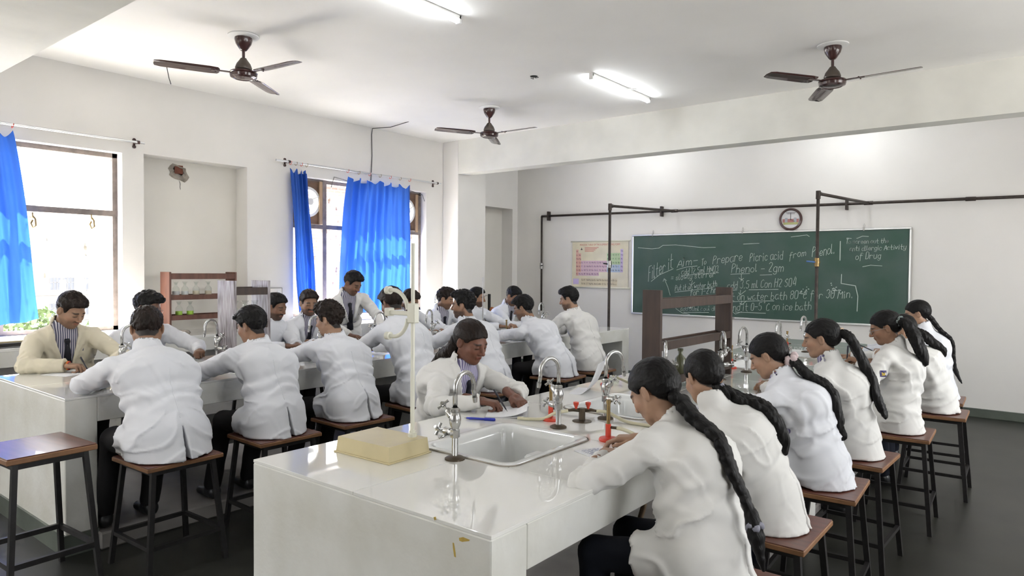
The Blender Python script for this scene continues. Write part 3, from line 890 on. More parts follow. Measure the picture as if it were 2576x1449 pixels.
def make_gas():
    r = empty('gas_tap')
    mb = MB(); mb.lathe([(0, 0), (.048, 0), (.048, .003), (.018, .009), (0, .009)], seg=24); mb.build('foot', M['bronze'], r, auto=40)
    mb = MB(); mb.lathe([(.016, .008), (.016, .05), (.018, .052), (.018, .066), (0, .068)], seg=8); mb.build('post', M['bronze'], r, auto=40)
    for s_ in (-1, 1):
        mb = MB(); mb.tube([(0, 0, .055), (s_*.045, 0, .057), (s_*.075, 0, .052)], [.010, .0085, .0055], 10); mb.build('outlet', M['bronze'], r, smooth=True)
        k = MB().lathe([(.007, .06), (.007, .07), (.011, .08), (.014, .085), (.014, .096), (0, .099)], (s_*.03, 0, 0), seg=10).build('red_knob', M['redpl'], r, auto=40)
    return r
g0 = make_gas(); g0.location = (5.60, 2.885, TZ); g0.rotation_euler = (0, 0, .65)
tag(g0, 'brown gas tap with two red knobs between the first two sinks', 'gas tap', 'gas taps on the near table')
for x, y, rz, l_ in ((5.70, 5.30, .5, 'brown gas tap with red knobs beyond the dark rack'), (5.72, 6.60, .4, 'brown gas tap with red knobs before the farthest sink')):
    o = copy_tree(g0); o.location = (x, y, TZ); o.rotation_euler = (0, 0, rz); tag(o, l_, 'gas tap', 'gas taps on the near table')
def hose(pts, label, m=None, r=.008):
    P = [Vector(p) for p in pts]; out = []
    for i in range(len(P)-1):
        p0, p1, p2, p3 = P[max(i-1, 0)], P[i], P[i+1], P[min(i+2, len(P)-1)]
        for k in range(8):
            t = k/8
            out.append(.5*((2*p1)+(p2-p0)*t+(2*p0-5*p1+4*p2-p3)*t*t+(3*p1-p0-3*p2+p3)*t**3))
    out.append(P[-1])
    o = MB().tube(out, r, 10).build('rubber_hose', m or M['hose'], smooth=True); tag(o, label, 'hose'); return o
c = Vector((5.60, 2.885, TZ)); d = Vector((math.cos(.65), math.sin(.65), 0))
hose([c-d*.07+Vector((0, 0, .052)), c-d*.13+Vector((0, -.01, .04)), c-d*.2+Vector((.01, .0, .012)), (5.40, 2.72, TZ+.010), (5.34, 2.70, TZ+.010)], 'pale rubber hose from the gas tap towards the writing pad')
hose([c+d*.07+Vector((0, 0, .052)), c+d*.13+Vector((0, 0, .045)), (5.80, 2.98, TZ+.010), (5.95, 2.98, TZ+.009), (6.04, 2.93, TZ+.009)], 'pale rubber hose from the gas tap running behind the burner')
hose([(5.935, 2.64, TZ+.060), (5.965, 2.665, TZ+.05), (6.02, 2.74, TZ+.012), (6.06, 2.83, TZ+.009), (6.05, 2.90, TZ+.009)], 'pale rubber hose joined to the burner by the nearest girl')
hose([(5.172, 3.914, TZ+.060), (5.21, 3.93, TZ+.05), (5.30, 3.98, TZ+.012), (5.40, 4.0, TZ+.009)], 'pale rubber hose from the burner by the curled sheet')
hose([(2.1, 5.05, TZ+.009), (2.05, 5.15, TZ+.009), (2.12, 5.3, TZ+.009), (2.08, 5.48, TZ+.009)], 'pale rubber hose lying on the far table between the students')
hose([(6.19, 2.42, .74), (6.16, 2.40, .6), (6.15, 2.33, .42), (6.20, 2.25, .25), (6.22, 2.2, .09)], 'brown waste hose hanging under the near table edge', mat('brown_hose', (.30, .22, .14), .5), .011)

# ------------------------------------------------------------------ cream burette stand on the near table
st = empty('burette_stand', (5.29, 1.865, TZ), math.radians(2)); tag(st, 'tall cream plastic burette stand with box base at the near sink', 'stand')
def frust(a, b, h, t, z):
    return [(-a, -b, z), (a, -b, z), (a, b, z), (-a, b, z), (-a+t, -b+t, z+h), (a-t, -b+t, z+h), (a-t, b-t, z+h), (-a+t, b-t, z+h)]
BF = [(0, 3, 2, 1), (4, 5, 6, 7), (0, 1, 5, 4), (1, 2, 6, 5), (2, 3, 7, 6), (3, 0, 4, 7)]
mb = MB(); mb.bbox(-.162, .162, -.120, .120, 0, .006, .002); mb.add(frust(.155, .112, .058, .006, .006), BF); mb.build('box_base', M['cream'], st)
RX, RY = .095, .075
mb = MB(); mb.lathe([(.018, .06), (.018, .078), (.013, .08), (.013, .09), (0, .09)], (RX, RY, 0), seg=8); mb.build('socket', M['ivory'], st, auto=40)
mb = MB(); mb.tube([(RX, RY, .07), (RX, RY, .33), (RX, RY, .335), (RX, RY, .60), (RX, RY, .605), (RX, RY, .855)], [.0095, .0095, .0085, .0085, .008, .008], 12); mb.build('rod', M['ivory'], st, auto=40)
cl = empty('clamp', (RX, RY, .565), math.radians(0), st)
mb = MB(); mb.bbox(-.02, .022, -.016, .016, -.035, .045, .004); mb.bbox(-.14, -.015, -.010, .010, -.006, .012, .003); mb.bbox(-.15, -.125, -.02, .02, -.012, .022, .004); mb.build('boss', M['ivory'], cl)
for sgn, zc in ((1, .10), (-1, -.085)):
    A = arc((-.115, 0, sgn*.012), .085, math.radians(100*sgn), math.radians(5*sgn), 10, (1, 0, 0), (0, 0, 1))
    mb = MB(); mb.tube([tuple(q) for q in A], [.0085]*11, 10); e = A[0]
    mb.lathe([(0, -.012), (.017, -.012), (.017, .010), (0, .012)], tuple(e+Vector((-.012, 0, 0))), (1, 0, 0), 14); mb.build('jaw', M['ivory'], cl, auto=40)

# ------------------------------------------------------------------ racks
def rack(name, x0, x1, y0, y1, z0, z1, shelves, m_end, m_shelf, label, tk=.022):
    r = empty(name, (x0, y0, z0)); tag(r, label, 'rack', 'wooden reagent racks')
    w, l, h = x1-x0, y1-y0, z1-z0
    MB().bbox(0, w, 0, tk, 0, h, .002).build('end_panel', m_end, r)
    MB().bbox(0, w, l-tk, l, 0, h, .002).build('end_panel', m_end, r)
    for z, kind in shelves:
        if kind == 'rail':
            MB().bbox(w-.02, w-.002, tk, l-tk, z, z+.06, .002).build('rail', m_shelf, r)
            MB().bbox(.002, .02, tk, l-tk, z, z+.06, .002).build('rail', m_shelf, r)
        else:
            MB().bbox(.004, w-.004, tk, l-tk, z, z+.018, .002).build('shelf', m_shelf, r)
            MB().bbox(w-.014, w-.002, tk, l-tk, z-.02, z+.032, .002).build('rail', m_shelf, r)
            MB().bbox(.002, .014, tk, l-tk, z-.02, z+.032, .002).build('rail', m_shelf, r)
    return r
rack('reagent_rack', 5.455, 5.575, 3.78, 4.95, TZ, 1.535, [(.52, 'rail'), (.285, 'shelf'), (.06, 'shelf')], M['wood'], M['wood'], 'empty dark wooden rack standing on the near table below the chalkboard', .03)
rack('reagent_rack.001', 2.07, 2.32, 2.90, 3.225, TZ, 1.545, [(.53, 'rail'), (.28, 'shelf')], M['greywood'], M['wood'], 'worn grey wooden rack with bottles on the far table', .025)
rc = rack('reagent_rack.002', .10, .30, 3.34, 4.08, CZ, 1.60, [(.575, 'rail'), (.38, 'shelf'), (.17, 'shelf')], M['redwood'], M['redwood'], 'reddish wooden bottle rack on the wall counter before the niche', .022)
mb = MB(); mb.lathe([(0, 0), (.05, 0), (.065, .03), (.05, .05), (0, .055)], seg=14)
o = mb.build('stone_lump', M['rubble'], smooth=True); o.location = (.42, 3.43, CZ); tag(o, 'brown lump of stone on the wall counter by the bottle rack', 'stone')

ib = empty('instrument_box', px(18, 862, 'x', .36).to_2d().to_3d()+Vector((0, 0, CZ)), .1); tag(ib, 'small steel and black instrument box on the counter by the cream blazer', 'box')
MB().bbox(-.09, .09, -.16, .16, 0, .045, .004).build('case', M['steel'], ib)
MB().bbox(.086, .096, -.13, .13, .008, .038, .002).build('dark_front', M['dark'], ib)
MB().bbox(-.09, .09, -.15, .15, .045, .058, .003).build('yellow_lid', M['cream'], ib)
def make_bottle():
    r = empty('reagent_bottle')
    mb = MB(); mb.lathe([(0, .001), (.036, .001), (.038, .006), (.038, .075), (.034, .092), (.018, .108), (.014, .114), (.014, .135), (.020, .138), (.022, .143), (.018, .145), (.011, .145)], seg=22)
    mb.build('glass_body', M['bottle'], r, auto=60)
    mb = MB(); mb.lathe([(.010, .125), (.012, .147), (.022, .150), (.028, .156), (.026, .160), (0, .160)], seg=18); mb.build('stopper', M['bottle'], r, auto=60)
    return r
M['white_powder'] = mat('white_reagent', (.80, .80, .80), .6)
M['cream_powder'] = mat('cream_reagent', (.72, .64, .50), .6)
M['green_liquid'] = mat('yellow_green_reagent', (.50, .80, .10), .3)
M['clear_liquid'] = mat('pale_liquid', (.62, .66, .66), .2)
bp0 = None
def bottle(x, y, z, mfill, label, s=1.0):
    global bp0
    if bp0 is None: o = bp0 = make_bottle()
    else: o = copy_tree(bp0)
    for ch in list(o.children):
        if ch.name.startswith('contents'): bpy.data.objects.remove(ch)
    MB().lathe([(0, .003), (.0355, .004), (.0365, .008), (.0365, .052), (0, .053)], seg=20).build('contents', mfill, o, auto=60)
    o.location = (x, y, z); o.scale = (s, s, s); tag(o, label, 'bottle', 'glass reagent bottles'); return o
z1_, z2_ = CZ+.40, CZ+.19
bottle(.21, 3.45, z1_, M['white_powder'], 'stoppered bottle of white powder nearest the near end of the upper shelf', .92)
bottle(.21, 3.545, z1_, M['white_powder'], 'stoppered bottle of white powder, second on the upper shelf', .92)
bottle(.21, 3.665, z1_, M['cream_powder'], 'stoppered bottle of cream powder on the upper shelf', .92)
bottle(.21, 3.80, z1_, M['cream_powder'], 'stoppered bottle half hidden behind the grey rack post', .92)
bottle(.21, 3.48, z2_, M['green_liquid'], 'bottle with a green band, nearer the end of the lower shelf', .92)
bottle(.21, 3.60, z2_, M['green_liquid'], 'bottle with a green band, second on the lower shelf', .92)
for i, (y, l_) in enumerate(((2.975, 'large clear bottle in the grey rack, closest to its near panel'), (3.065, 'large amber tinted bottle in the middle of the grey rack'), (3.155, 'large clear bottle in the grey rack, closest to its far panel'))):
    bottle(2.20, y, TZ+.30, M['clear_liquid'] if i != 1 else M['cream_powder'], l_, 1.12)
# dark bottle on the lowest shelf of the near rack
o = MB().lathe([(0, 0), (.032, 0), (.034, .006), (.034, .10), (.014, .125), (.014, .15), (.018, .15), (.018, .165), (0, .166)], seg=18).build('dark_bottle', mat('olive_bottle', (.10, .10, .055), .2), auto=50)
o.location = (5.515, 4.20, TZ+.08); tag(o, 'dark olive bottle on the lowest shelf of the near rack', 'bottle')

# ------------------------------------------------------------------ stools
def make_stool():
    r = empty('lab_stool'); a, h = .20, .60
    MB().bbox(-a, a, -a-.01, a+.01, h-.004, h, .002).build('seat', M['seat'], r)
    MB().bbox(-a-.003, a+.003, -a-.013, a+.013, h-.026, h-.004, .003).build('seat_edge', M['edge'], r)
    t = .0125; top, bot = .165, .215
    ft = []
    for sx_ in (-1, 1):
        for sy_ in (-1, 1):
            def P(z): k = 1-z/(h-.026); q = top+(bot-top)*k; return (sx_*q, sy_*q, z)
            vs = []
            for z in (0.0, h-.027):
                x, y, _ = P(z)
                vs += [(x-t, y-t, z), (x+t, y-t, z), (x+t, y+t, z), (x-t, y+t, z)]
            MB().add(vs, BF).build('leg', M['blackst'], r)
    q = top
    for k in range(4):
        for z, hh, nm in ((h-.052, .022, 'rail'), (.16, .022, 'rung')):
            w = top+(bot-top)*(1-z/(h-.026))
            mb = MB()
            if k < 2: mb.box(-w+t, w-t, (2*k-1)*w-.010, (2*k-1)*w+.010, z, z+hh)
            else: mb.box((2*k-5)*w-.010, (2*k-5)*w+.010, -w+t, w-t, z, z+hh)
            mb.build(nm, M['blackst'], r)
    return r
sproto = make_stool(); sused = False
def stool(x, y, rz, label, z=0.0):
    global sused
    o = copy_tree(sproto) if sused else sproto
    sused = True
    o.scale = (1, 1, 1)
    o.location = (x, y, z); o.rotation_euler = (0, 0, rz); tag(o, label, 'stool', 'wooden topped lab stools'); return o
_s0 = stool(3.345, 1.235, .06, 'taller empty stool at the near end of the far table')
_s0.scale = (1.06, .95, 1.22)

# ------------------------------------------------------------------ gas pipe on the board wall
PR = .018
gp = empty('wall_pipe', (2.72, YW, 2.52)); tag(gp, 'brown steel pipe along the board wall with hanging branches', 'pipe')
def pl(v): return Vector(v)-gp.location
PY = YW-.05
def pz(x): return 2.56+(2.50-2.56)*(x-.55)/(7.1-.55)
mb = MB(); mb.tube([pl((.56, PY, pz(.56))), pl((2.98, PY, pz(2.98))), pl((5.56, PY, pz(5.56))), pl((9.9, PY, 2.48))], PR, 12); mb.build('main_run', M['pipe'], gp, smooth=True)
drops = []
mb = MB(); mb.tube([pl((.56, PY, pz(.56))), pl((.57, PY, .96))], PR*.9, 12); mb.build('drop_pipe', M['pipe'], gp, smooth=True)
for xd, xw in ((2.725, 2.98), (5.35, 5.57)):
    yd = 8.03
    z = 2.515
    mb = MB(); mb.tube([pl((xw, PY, pz(xw))), pl((xd, yd, z))], PR, 12); mb.build('branch', M['pipe'], gp, smooth=True)
    mb = MB(); mb.tube([pl((xd, yd, z)), pl((xd, yd, .0))], PR, 12); mb.build('drop_pipe', M['pipe'], gp, smooth=True)
    mb = MB(); mb.tube([pl((xd, yd, z+.03)), pl((xd, yd, z-.06))], PR*1.4, 12); mb.tube([pl((xd, yd, z)), pl((xd, yd, z))+(pl((xw, PY, z))-pl((xd, yd, z))).normalized()*.05], PR*1.4, 12); mb.build('elbow', M['pipe'], gp, auto=40)
    mb = MB(); mb.tube([pl((xw-.05, PY, pz(xw))), pl((xw+.05, PY, pz(xw)))], PR*1.35, 12); mb.build('tee', M['pipe'], gp, auto=40)
for x in (.70, 2.77, 5.32):
    mb = MB(); mb.box(*[q for q in (x-2.72-.012, x-2.72+.012)], PY-YW-.028, 0, pz(x)-2.52-.075, pz(x)-2.52+.075); mb.build('pipe_clip', M['pipe'], gp)
mb = MB(); mb.tube([pl((6.58, PY, pz(6.58))), pl((6.68, PY, pz(6.68)))], PR*1.35, 12); mb.build('socket', M['pipe'], gp, auto=40)
for x, y, z, m1, dx in ((.565, PY, 1.72, 'steel', .05), (2.725, 8.03, 1.735, 'steel', -.07), (5.35, 8.03, 1.76, 'brass', -.10)):
    v = empty('valve', pl((x, y, z)), 0, gp)
    mb = MB(); mb.lathe([(.02, -.05), (.029, -.045), (.029, -.02), (.034, 0), (.029, .02), (.029, .045), (.02, .05)], seg=10); mb.build('valve_body', M[m1], v, auto=40)
    MB().tube([(0, -.02, .0), (dx*.4, -.035, .005), (dx, -.035, .01)], [.008, .009, .008], 8).build('lever', mat('blue_lever', (.08, .2, .5), .4) if m1 == 'brass' else M['dark'], v, smooth=True)

# ------------------------------------------------------------------ chalkboard
bd = empty('chalkboard', (2.27, YW, .985)); tag(bd, 'wide green chalkboard with chalk notes on the end wall', 'chalkboard')
BW, BH = 3.775, 1.22
MB().box(.02, BW-.02, -.022, -.002, .02, BH-.02).build('writing_surface', M['board'], bd)
for a, b, c_, d_ in ((0, BW, 0, .026), (0, BW, BH-.026, BH), (0, .026, .026, BH-.026), (BW-.026, BW, .026, BH-.026)):
    MB().bbox(a, b, -.034, 0, c_, d_, .006).build('frame_bar', M['alu'], bd)
for a in (.35, 1.72, 3.25):
    mb = MB(); mb.box(a-.010, a+.010, -.036, -.033, BH-.03, BH+.012); mb.tube([(a, -.012, BH), (a-.008, -.012, BH+.035), (a, -.012, BH+.06), (a+.008, -.012, BH+.035), (a, -.012, BH)], .003, 6); mb.build('hanger', M['steel'], bd)
mb = MB(); mb.box(1.60, 1.63, -.040, -.034, .0, .03); mb.build('clip', M['steel'], bd)

GL = {'a': '4626151322324346 464352', 'b': '1912 1526364543322213', 'c': '4536261513223243', 'd': '4536261513223243 4942', 'e': '14444536261513223243',
'f': '48392820 1646', 'g': '4536261513223243 4641302011', 'h': '1912 1526364542', 'i': '2622 2728', 'k': '1912 4614 2442', 'l': '19132233',
'm': '1612 15263532 35465552', 'n': '1612 1526364542', 'o': '261513223243453626', 'p': '1610 1526364543322213', 'r': '1612 15263645', 's': '45362615243443322213',
't': '29233242 1646', 'u': '1613223243 4642', 'v': '162246', 'w': '1622354256', 'y': '1613223243 4641302011', 'z': '16461242',
'A': '123952 2444', 'P': '12193948473615', 'F': '1219 1949 1636', 'H': '1219 4942 1646', 'T': '1959 3932', 'D': '12193948433212', 'S': '4839281726364443322213',
'C': '4839281713223243', 'M': '1219355952', 'N': '12194249', 'O': '291813223243483929', '0': '291813223243483929', '1': '183932', '2': '18293948471242',
'3': '1829394847364543322213', '4': '39134442 4843', '5': '49191626364543322213', '8': '26171829394847362615132232434536', '-': '1545', '.': '2223', '=': '1646 1444',
'~': '2838392928'}
chalk = MB()
def stroke(P, w=.0058):
    """flat chalk ribbon on the board; P in metres (x, z) from the board's corner"""
    for (a, b), (c_, d_) in zip(P, P[1:]):
        L = math.hypot(c_-a, d_-b)
        if L < 1e-5: continue
        ux, uz = (c_-a)/L, (d_-b)/L; e = w/2
        a2, b2, c2, d2 = a-ux*e*.6, b-uz*e*.6, c_+ux*e*.6, d_+uz*e*.6
        y = -.0232
        chalk.add([(a2-uz*e, y, b2+ux*e), (a2+uz*e, y, b2-ux*e), (c2+uz*e, y, d2-ux*e), (c2-uz*e, y, d2+ux*e)], [(0, 1, 2, 3)])
def bpt(x, y):
    p = px(x, y, 'y', YW-.023); return (p.x-2.27, p.z-.985)
def write(txt, x0, y0, x1, y1, hpx, w=.0058):
    """hand lettering between two pixels of the photograph"""
    r_ = random.Random(txt)
    A, B = bpt(x0, y0), bpt(x1, y1)
    hh = bpt(x0, y0-hpx)[1]-A[1]
    adv = []
    for ch in txt: adv.append(.55 if ch in 'il.1' else (.5 if ch == ' ' else (1.2 if ch in 'mwM' else .95)))
    tot = sum(adv); t = 0
    dx, dz = B[0]-A[0], B[1]-A[1]
    for ch, ad in zip(txt, adv):
        g = GL.get(ch)
        if g:
            j = r_.uniform(-.05, .05); sc = r_.uniform(.92, 1.08)
            for s_ in g.split():
                P = []
                for k in range(0, len(s_)-1, 2):
                    u = (int(s_[k])-1)/(5.0 if ch in 'mwMT' else 4.0); v = (int(s_[k+1])-2)/7.0*sc
                    u += v*.22+r_.uniform(-.03, .03); v += r_.uniform(-.02, .02)+j
                    f = (t+u*ad*.92)/tot
                    P.append((A[0]+dx*f, A[1]+dz*f+v*hh))
                Q = [P[0]]
                for p0, p1 in zip(P, P[1:]): Q += [((p0[0]*.75+p1[0]*.25), (p0[1]*.75+p1[1]*.25)), ((p0[0]*.25+p1[0]*.75), (p0[1]*.25+p1[1]*.75))]
                Q.append(P[-1]); stroke(Q, w)
        t += ad
def line(*pp, w=.0058): stroke([bpt(*q) for q in pp], w)
write('Filter it', 1631, 708, 1694, 672, 34); line((1638, 708), (1658, 692), (1694, 676))
write('Aim-', 1703, 673, 1758, 664, 22); line((1702, 679), (1726, 672), (1754, 669)); write('o', 1718, 654, 1722, 653, 8)
write('To', 1764, 668, 1778, 664, 15); write('Prepare', 1793, 664, 1870, 655, 22); write('Picric acid', 1886, 658, 1971, 652, 22)
write('from', 1985, 652, 2030, 642, 18); write('Phenol.', 2043, 646, 2102, 638, 24)
write('add 12.5ml HNO3', 1714, 691, 1808, 684, 15); line((1713, 694), (1760, 689), (1808, 686))
write('= slowly stirrer', 1688, 706, 1801, 696, 14); line((1742, 706), (1738, 718)); line((1734, 713), (1738, 718), (1748, 710))
write('Put it on water bath', 1698, 731, 1805, 720, 14); line((1698, 735), (1750, 729), (1794, 724))
write('for 1-2 hrs', 1736, 744, 1813, 735, 16)
write('Phenol - 2gm', 1840, 686, 1974, 683, 21); line((1838, 690), (1886, 688)); line((1912, 692), (1942, 691))
line((1865, 689), (1865, 703)); line((1859, 699), (1865, 704), (1871, 700))
write('add 3.5 ml Con H2 SO4', 1829, 728, 2004, 719, 20); line((1828, 732), (1854, 729)); line((1884, 729), (1958, 728))
line((1863, 730), (1862, 741)); line((1858, 736), (1862, 742), (1876, 731))
write('Put it on water bath 80~C for 30 Min.', 1800, 757, 2148, 749, 19); line((1841, 759), (1900, 757), (1947, 757))
line((1866, 757), (1865, 766)); line((1861, 762), (1866, 767), (1878, 757))
write('add 30ml cool dist.', 1712, 782, 1818, 781, 11); line((1720, 786), (1783, 786)); write('and it 0-5~C on ice bath', 1835, 782, 2043, 779, 19); line((1850, 785), (1926, 788))
write('Remove', 1704, 769, 1745, 766, 9); line((1740, 770), (1735, 775)); line((1732, 772), (1735, 776), (1744, 771))
write('To screen out the', 2128, 613, 2237, 611, 11); write('anti allergic Activity', 2137, 632, 2281, 627, 13); write('of Drug', 2152, 653, 2218, 649, 17)
line((2170, 671), (2190, 667), (2219, 669)); line((2114, 607), (2113, 655), w=.009); line((2117, 690), (2116, 713), (2152, 719), (2158, 745), (2156, 783), w=.008)
line((1686, 743), (1680, 722), (1672, 703)); line((1668, 708), (1671, 701), (1677, 706)); line((1694, 764), (1701, 777), (1716, 787), (1735, 791)); line((1841, 783), (1850, 790), (1866, 784))
line((1605, 623), (1640, 626), (1658, 624), (1668, 617), (1700, 616), (1740, 620), (1770, 623), (1800, 622)); line((1870, 614), (1910, 612)); line((1990, 596), (2030, 591), (2036, 595))
line((2130, 599), (2142, 600)); line((2155, 600), (2170, 594), (2185, 595))
for q in range(34):
    a, b = rnd.gauss(0, 1), rnd.gauss(0, 1); c_ = (2023, 733) if q % 2 else (2103, 728)
    x, y = c_[0]+a*7, c_[1]+b*6; line((x, y), (x+rnd.uniform(.5, 2.5), y+rnd.uniform(-1, 1)), w=.009)
chalk.build('chalk_writing', M['chalk'], bd)

# ------------------------------------------------------------------ periodic table chart
ch = empty('wall_chart', (1.165, YW, 1.375)); tag(ch, 'rolled out periodic table chart hanging beside the chalkboard', 'chart')
CW, CH = 1.035, .745
M['chart'] = mat('chart_paper', (.74, .68, .50), .25, var=.12, vscale=5)
MB().box(.0, CW, -.016, -.012, .01, CH-.01).build('sheet', M['chart'], ch)
for z, a in ((-.012, -.03), (CH-.012, -.03)): MB().tube([(a, -.014, z+.012), (CW-a, -.014, z+.012)], .010, 10).build('batten', M['ivory'], ch, smooth=True)
cellm = {k: mat('print_'+k, c_, .35) for k, c_ in dict(pink=(.66, .36, .30), rose=(.62, .42, .52), green=(.42, .58, .32), blue=(.40, .50, .66), violet=(.52, .42, .66), sand=(.62, .54, .36)).items()}
cells = {k: MB() for k in cellm}
cwd, chh = .0455, .058
syms = []
def cell(col_, row, k, s_=None):
    x = .075+col_*(cwd+.003); z = .555-row*(chh+.003)
    cells[k].box(x, x+cwd, -.0166, -.016, z, z+chh)
    if s_: syms.append((s_, x+.006, z+.018))
G = ['H,Li,Na,K,Rb,Cs,Fr', ',Be,Mg,Ca,Sr,Ba,Ra']
for c_, g in enumerate(G):
    for r_, s_ in enumerate(g.split(',')):
        if s_: cell(c_, r_, 'pink' if c_ == 0 else 'rose' if r_ > 5 else 'pink', s_)
dd = ['Sc Ti V Cr Mn Fe Co Ni Cu Zn', 'Y Zr Nb Mo Tc Ru Rh Pd Ag Cd', 'La Hf Ta W Re Os Ir Pt Au Hg', 'Ac Rf Db Sg Bh Hs Mt']
for r_, l_ in enumerate(dd):
    for c_, s_ in enumerate(l_.split()): cell(2+c_, 3+r_, 'rose', s_)
pp_ = ['B C N O F', 'Al Si P S Cl', 'Ga Ge As Se Br', 'In Sn Sb Te I', 'Tl Pb Bi Po At']
for r_, l_ in enumerate(pp_):
    for c_, s_ in enumerate(l_.split()): cell(12+c_, 1+r_, 'green' if r_ < 3 else 'blue', s_)
for r_, s_ in enumerate('He Ne Ar Kr Xe Rn'.split()): cell(17, r_, 'violet', s_)
for r_, l_ in enumerate(('Ce Pr Nd Pm Sm Eu Gd Tb Dy Ho Er Tm Yb Lu', 'Th Pa U Np Pu Am Cm Bk Cf Es Fm Md No Lr')):
    for c_, s_ in enumerate(l_.split()): cell(2+c_, 7.6+r_, 'sand', s_)
for k in cells: cells[k].build('printed_cells', cellm[k], ch)
MB().box(.02, .13, -.0166, -.016, .05, .14).build('printed_key', cellm['violet'], ch)
ink = mat('dark_print', (.05, .04, .05), .5); red = mat('red_print', (.50, .10, .08), .5)
sym = MB()
tmp = []
for s_, x, z in syms:
    c_ = bpy.data.curves.new('t', 'FONT'); c_.body = s_; c_.size = .034; c_.resolution_u = 2
    o = bpy.data.objects.new('t', c_); COL.objects.link(o); tmp.append((o, x, z))
bpy.context.view_layer.update()
dg = bpy.context.evaluated_depsgraph_get()
for o, x, z in tmp:
    me = bpy.data.meshes.new_from_object(o.evaluated_get(dg))
    sym.add([(x+v.co.x, -.0172, z+v.co.y) for v in me.vertices], [tuple(p.vertices) for p in me.polygons])
    bpy.data.meshes.remove(me)
for o, x, z in tmp:
    c_ = o.data; bpy.data.objects.remove(o); bpy.data.curves.remove(c_)
sym.build('element_symbols', ink, ch)['kind'] = 'stuff'
text_obj('chart_title', 'PERIODIC TABLE OF THE ELEMENTS LONG FORM', .042, red, ch, (CW/2, -.0165, CH-.07), (R90, 0, 0), 'CENTER', .0004, .80)
mb = MB(); mb.lathe([(0, -.018), (.02, -.018), (.014, -.005), (.006, 0), (.005, .018), (0, .018)], (.18, -.0165, CH-.12), (0, 0, 1), 14); mb.v = [(a, -.0165+(b+.0165)*.03, c_) for a, b, c_ in mb.v]; mb.build('flask_mark', ink, ch)
mb = MB()
for i in range(4): mb.box(.24, .24+.26-.03*i, -.0167, -.016, CH-.105-.02*i, CH-.097-.02*i)
mb.build('printed_lines', red, ch)

# ------------------------------------------------------------------ wall clock
ck = empty('wall_clock', (4.628, YW, 2.352)); tag(ck, 'round brown wall clock above the chalkboard', 'clock')
MB().lathe([(.118, 0), (.148, .002), (.150, .02), (.142, .032), (.126, .034), (.122, .022), (.118, .02)], ax=(0, -1, 0), seg=44).build('rim', mat('clock_rim', (.06, .022, .018), .3, coat=.3), ck, auto=40)
MB().lathe([(0, .012), (.122, .012)], ax=(0, -1, 0), seg=44).build('dial', mat('clock_dial', (.76, .76, .78), .4), ck)
def flat(x0, x1, z0, z1, y): return MB().box(x0, x1, -y-.0005, -y, z0, z1)
flat(-.095, .095, -.07, -.035, .0125).build('printed_lawn', mat('lawn_print', (.42, .44, .16), .5), ck)
mb = MB(); mb.box(-.105, .105, -.0135, -.013, -.04, .005); mb.build('printed_building', mat('building_print', (.42, .16, .15), .5), ck)
mb = MB()
for x in (-.075, .04): mb.box(x, x+.035, -.0142, -.0136, -.04, .02)
mb.build('printed_towers', mat('tower_print', (.38, .40, .46), .5), ck)
mb = MB()
for x0, x1, z in ((-.06, .06, .088), (-.045, .045, .074)):
    x = x0
    while x < x1: mb.box(x, x+.010, -.0135, -.013, z-.004, z+.004); x += .014
mb.build('printed_caption', ink, ck)
mb = MB(); mb.box(-.003, .003, -.018, -.0165, -.012, .085); mb.add([(-.002, -.019, .003), (.002, -.019, -.004), (.058, -.019, -.028), (.056, -.019, -.034)], [(0, 1, 2, 3)]); mb.build('clock_hands', M['dark'], ck)
MB().lathe([(.0, .026), (.122, .026)], ax=(0, -1, 0), seg=44).build('cover_glass', glassy('clock_glass', refl=.1), ck)

# small things in the recess
rb = empty('dark_tap_stub', (.12, 8.62, .95)); tag(rb, 'black upright pipe stub with orange ball on the recess shelf', 'pipe stub')
MB().bbox(-.018, .018, -.02, .02, .02, .30, .004).build('stub', M['dark'], rb)
MB().lathe([(0, -.045), (.03, -.035), (.045, 0), (.03, .035), (0, .045)], (.04, .02, .046), seg=16).build('orange_ball', mat('orange_rubber', (.45, .16, .06), .5), rb, smooth=True)
MB().tube([(0, 0, .27), (-.03, -.04, .275), (-.05, -.07, .26)], .006, 8).build('hook', M['steel'], rb, smooth=True)
# thin retort rod on the far table
rr_ = empty('retort_stand', (2.30, 5.88, TZ)); tag(rr_, 'thin steel retort rod standing on the far table', 'stand')
MB().bbox(-.07, .07, -.10, .10, 0, .012, .003).build('foot', M['blackst'], rr_)
MB().cyl((0, .06, .01), (0, .06, .66), .006, 10).build('rod', M['steel'], rr_, auto=40)

# ------------------------------------------------------------------ paper, pads and pens
def sheet(name, x, y, rz, w, l, n, label, cat='paper', z=TZ, curl=0.0, sc=True):
    r = empty(name, (x, y, z+.0005), rz); tag(r, label, cat, 'papers on the lab tables')
    for k in range(n):
        a = rnd.uniform(-.03, .03)
        vs = []
        N = 10
        for i in range(N+1):
            for j in (0, 1):
                u = -w/2+w*i/N; v = -l/2+l*j
                zz = .0015*k+curl*max(0, (i/N-.35))**2*1.6*(1 if k == n-1 else .25)
                vs.append((u*math.cos(a)-v*math.sin(a), u*math.sin(a)+v*math.cos(a), zz))
        fs = [(2*i, 2*i+2, 2*i+3, 2*i+1) for i in range(N)]
        o = MB().add(vs, fs).build('page', M['paper'], r); sm = o.modifiers.new('t', 'SOLIDIFY'); sm.thickness = .0009
    if sc:
        mb = MB()
        for q in range(11):
            v = l/2-.03-q*(l-.06)/11; u = -w/2+.02
            while u < w/2-.04:
                L = rnd.uniform(.008, .025); mb.box(u, min(u+L, w/2-.015), v, v+.003, .0015*n+.0012, .0015*n+.0016); u += L+.007
        mb.build('handwriting', mat('blue_ink', (.10, .12, .30), .6), r)
    return r
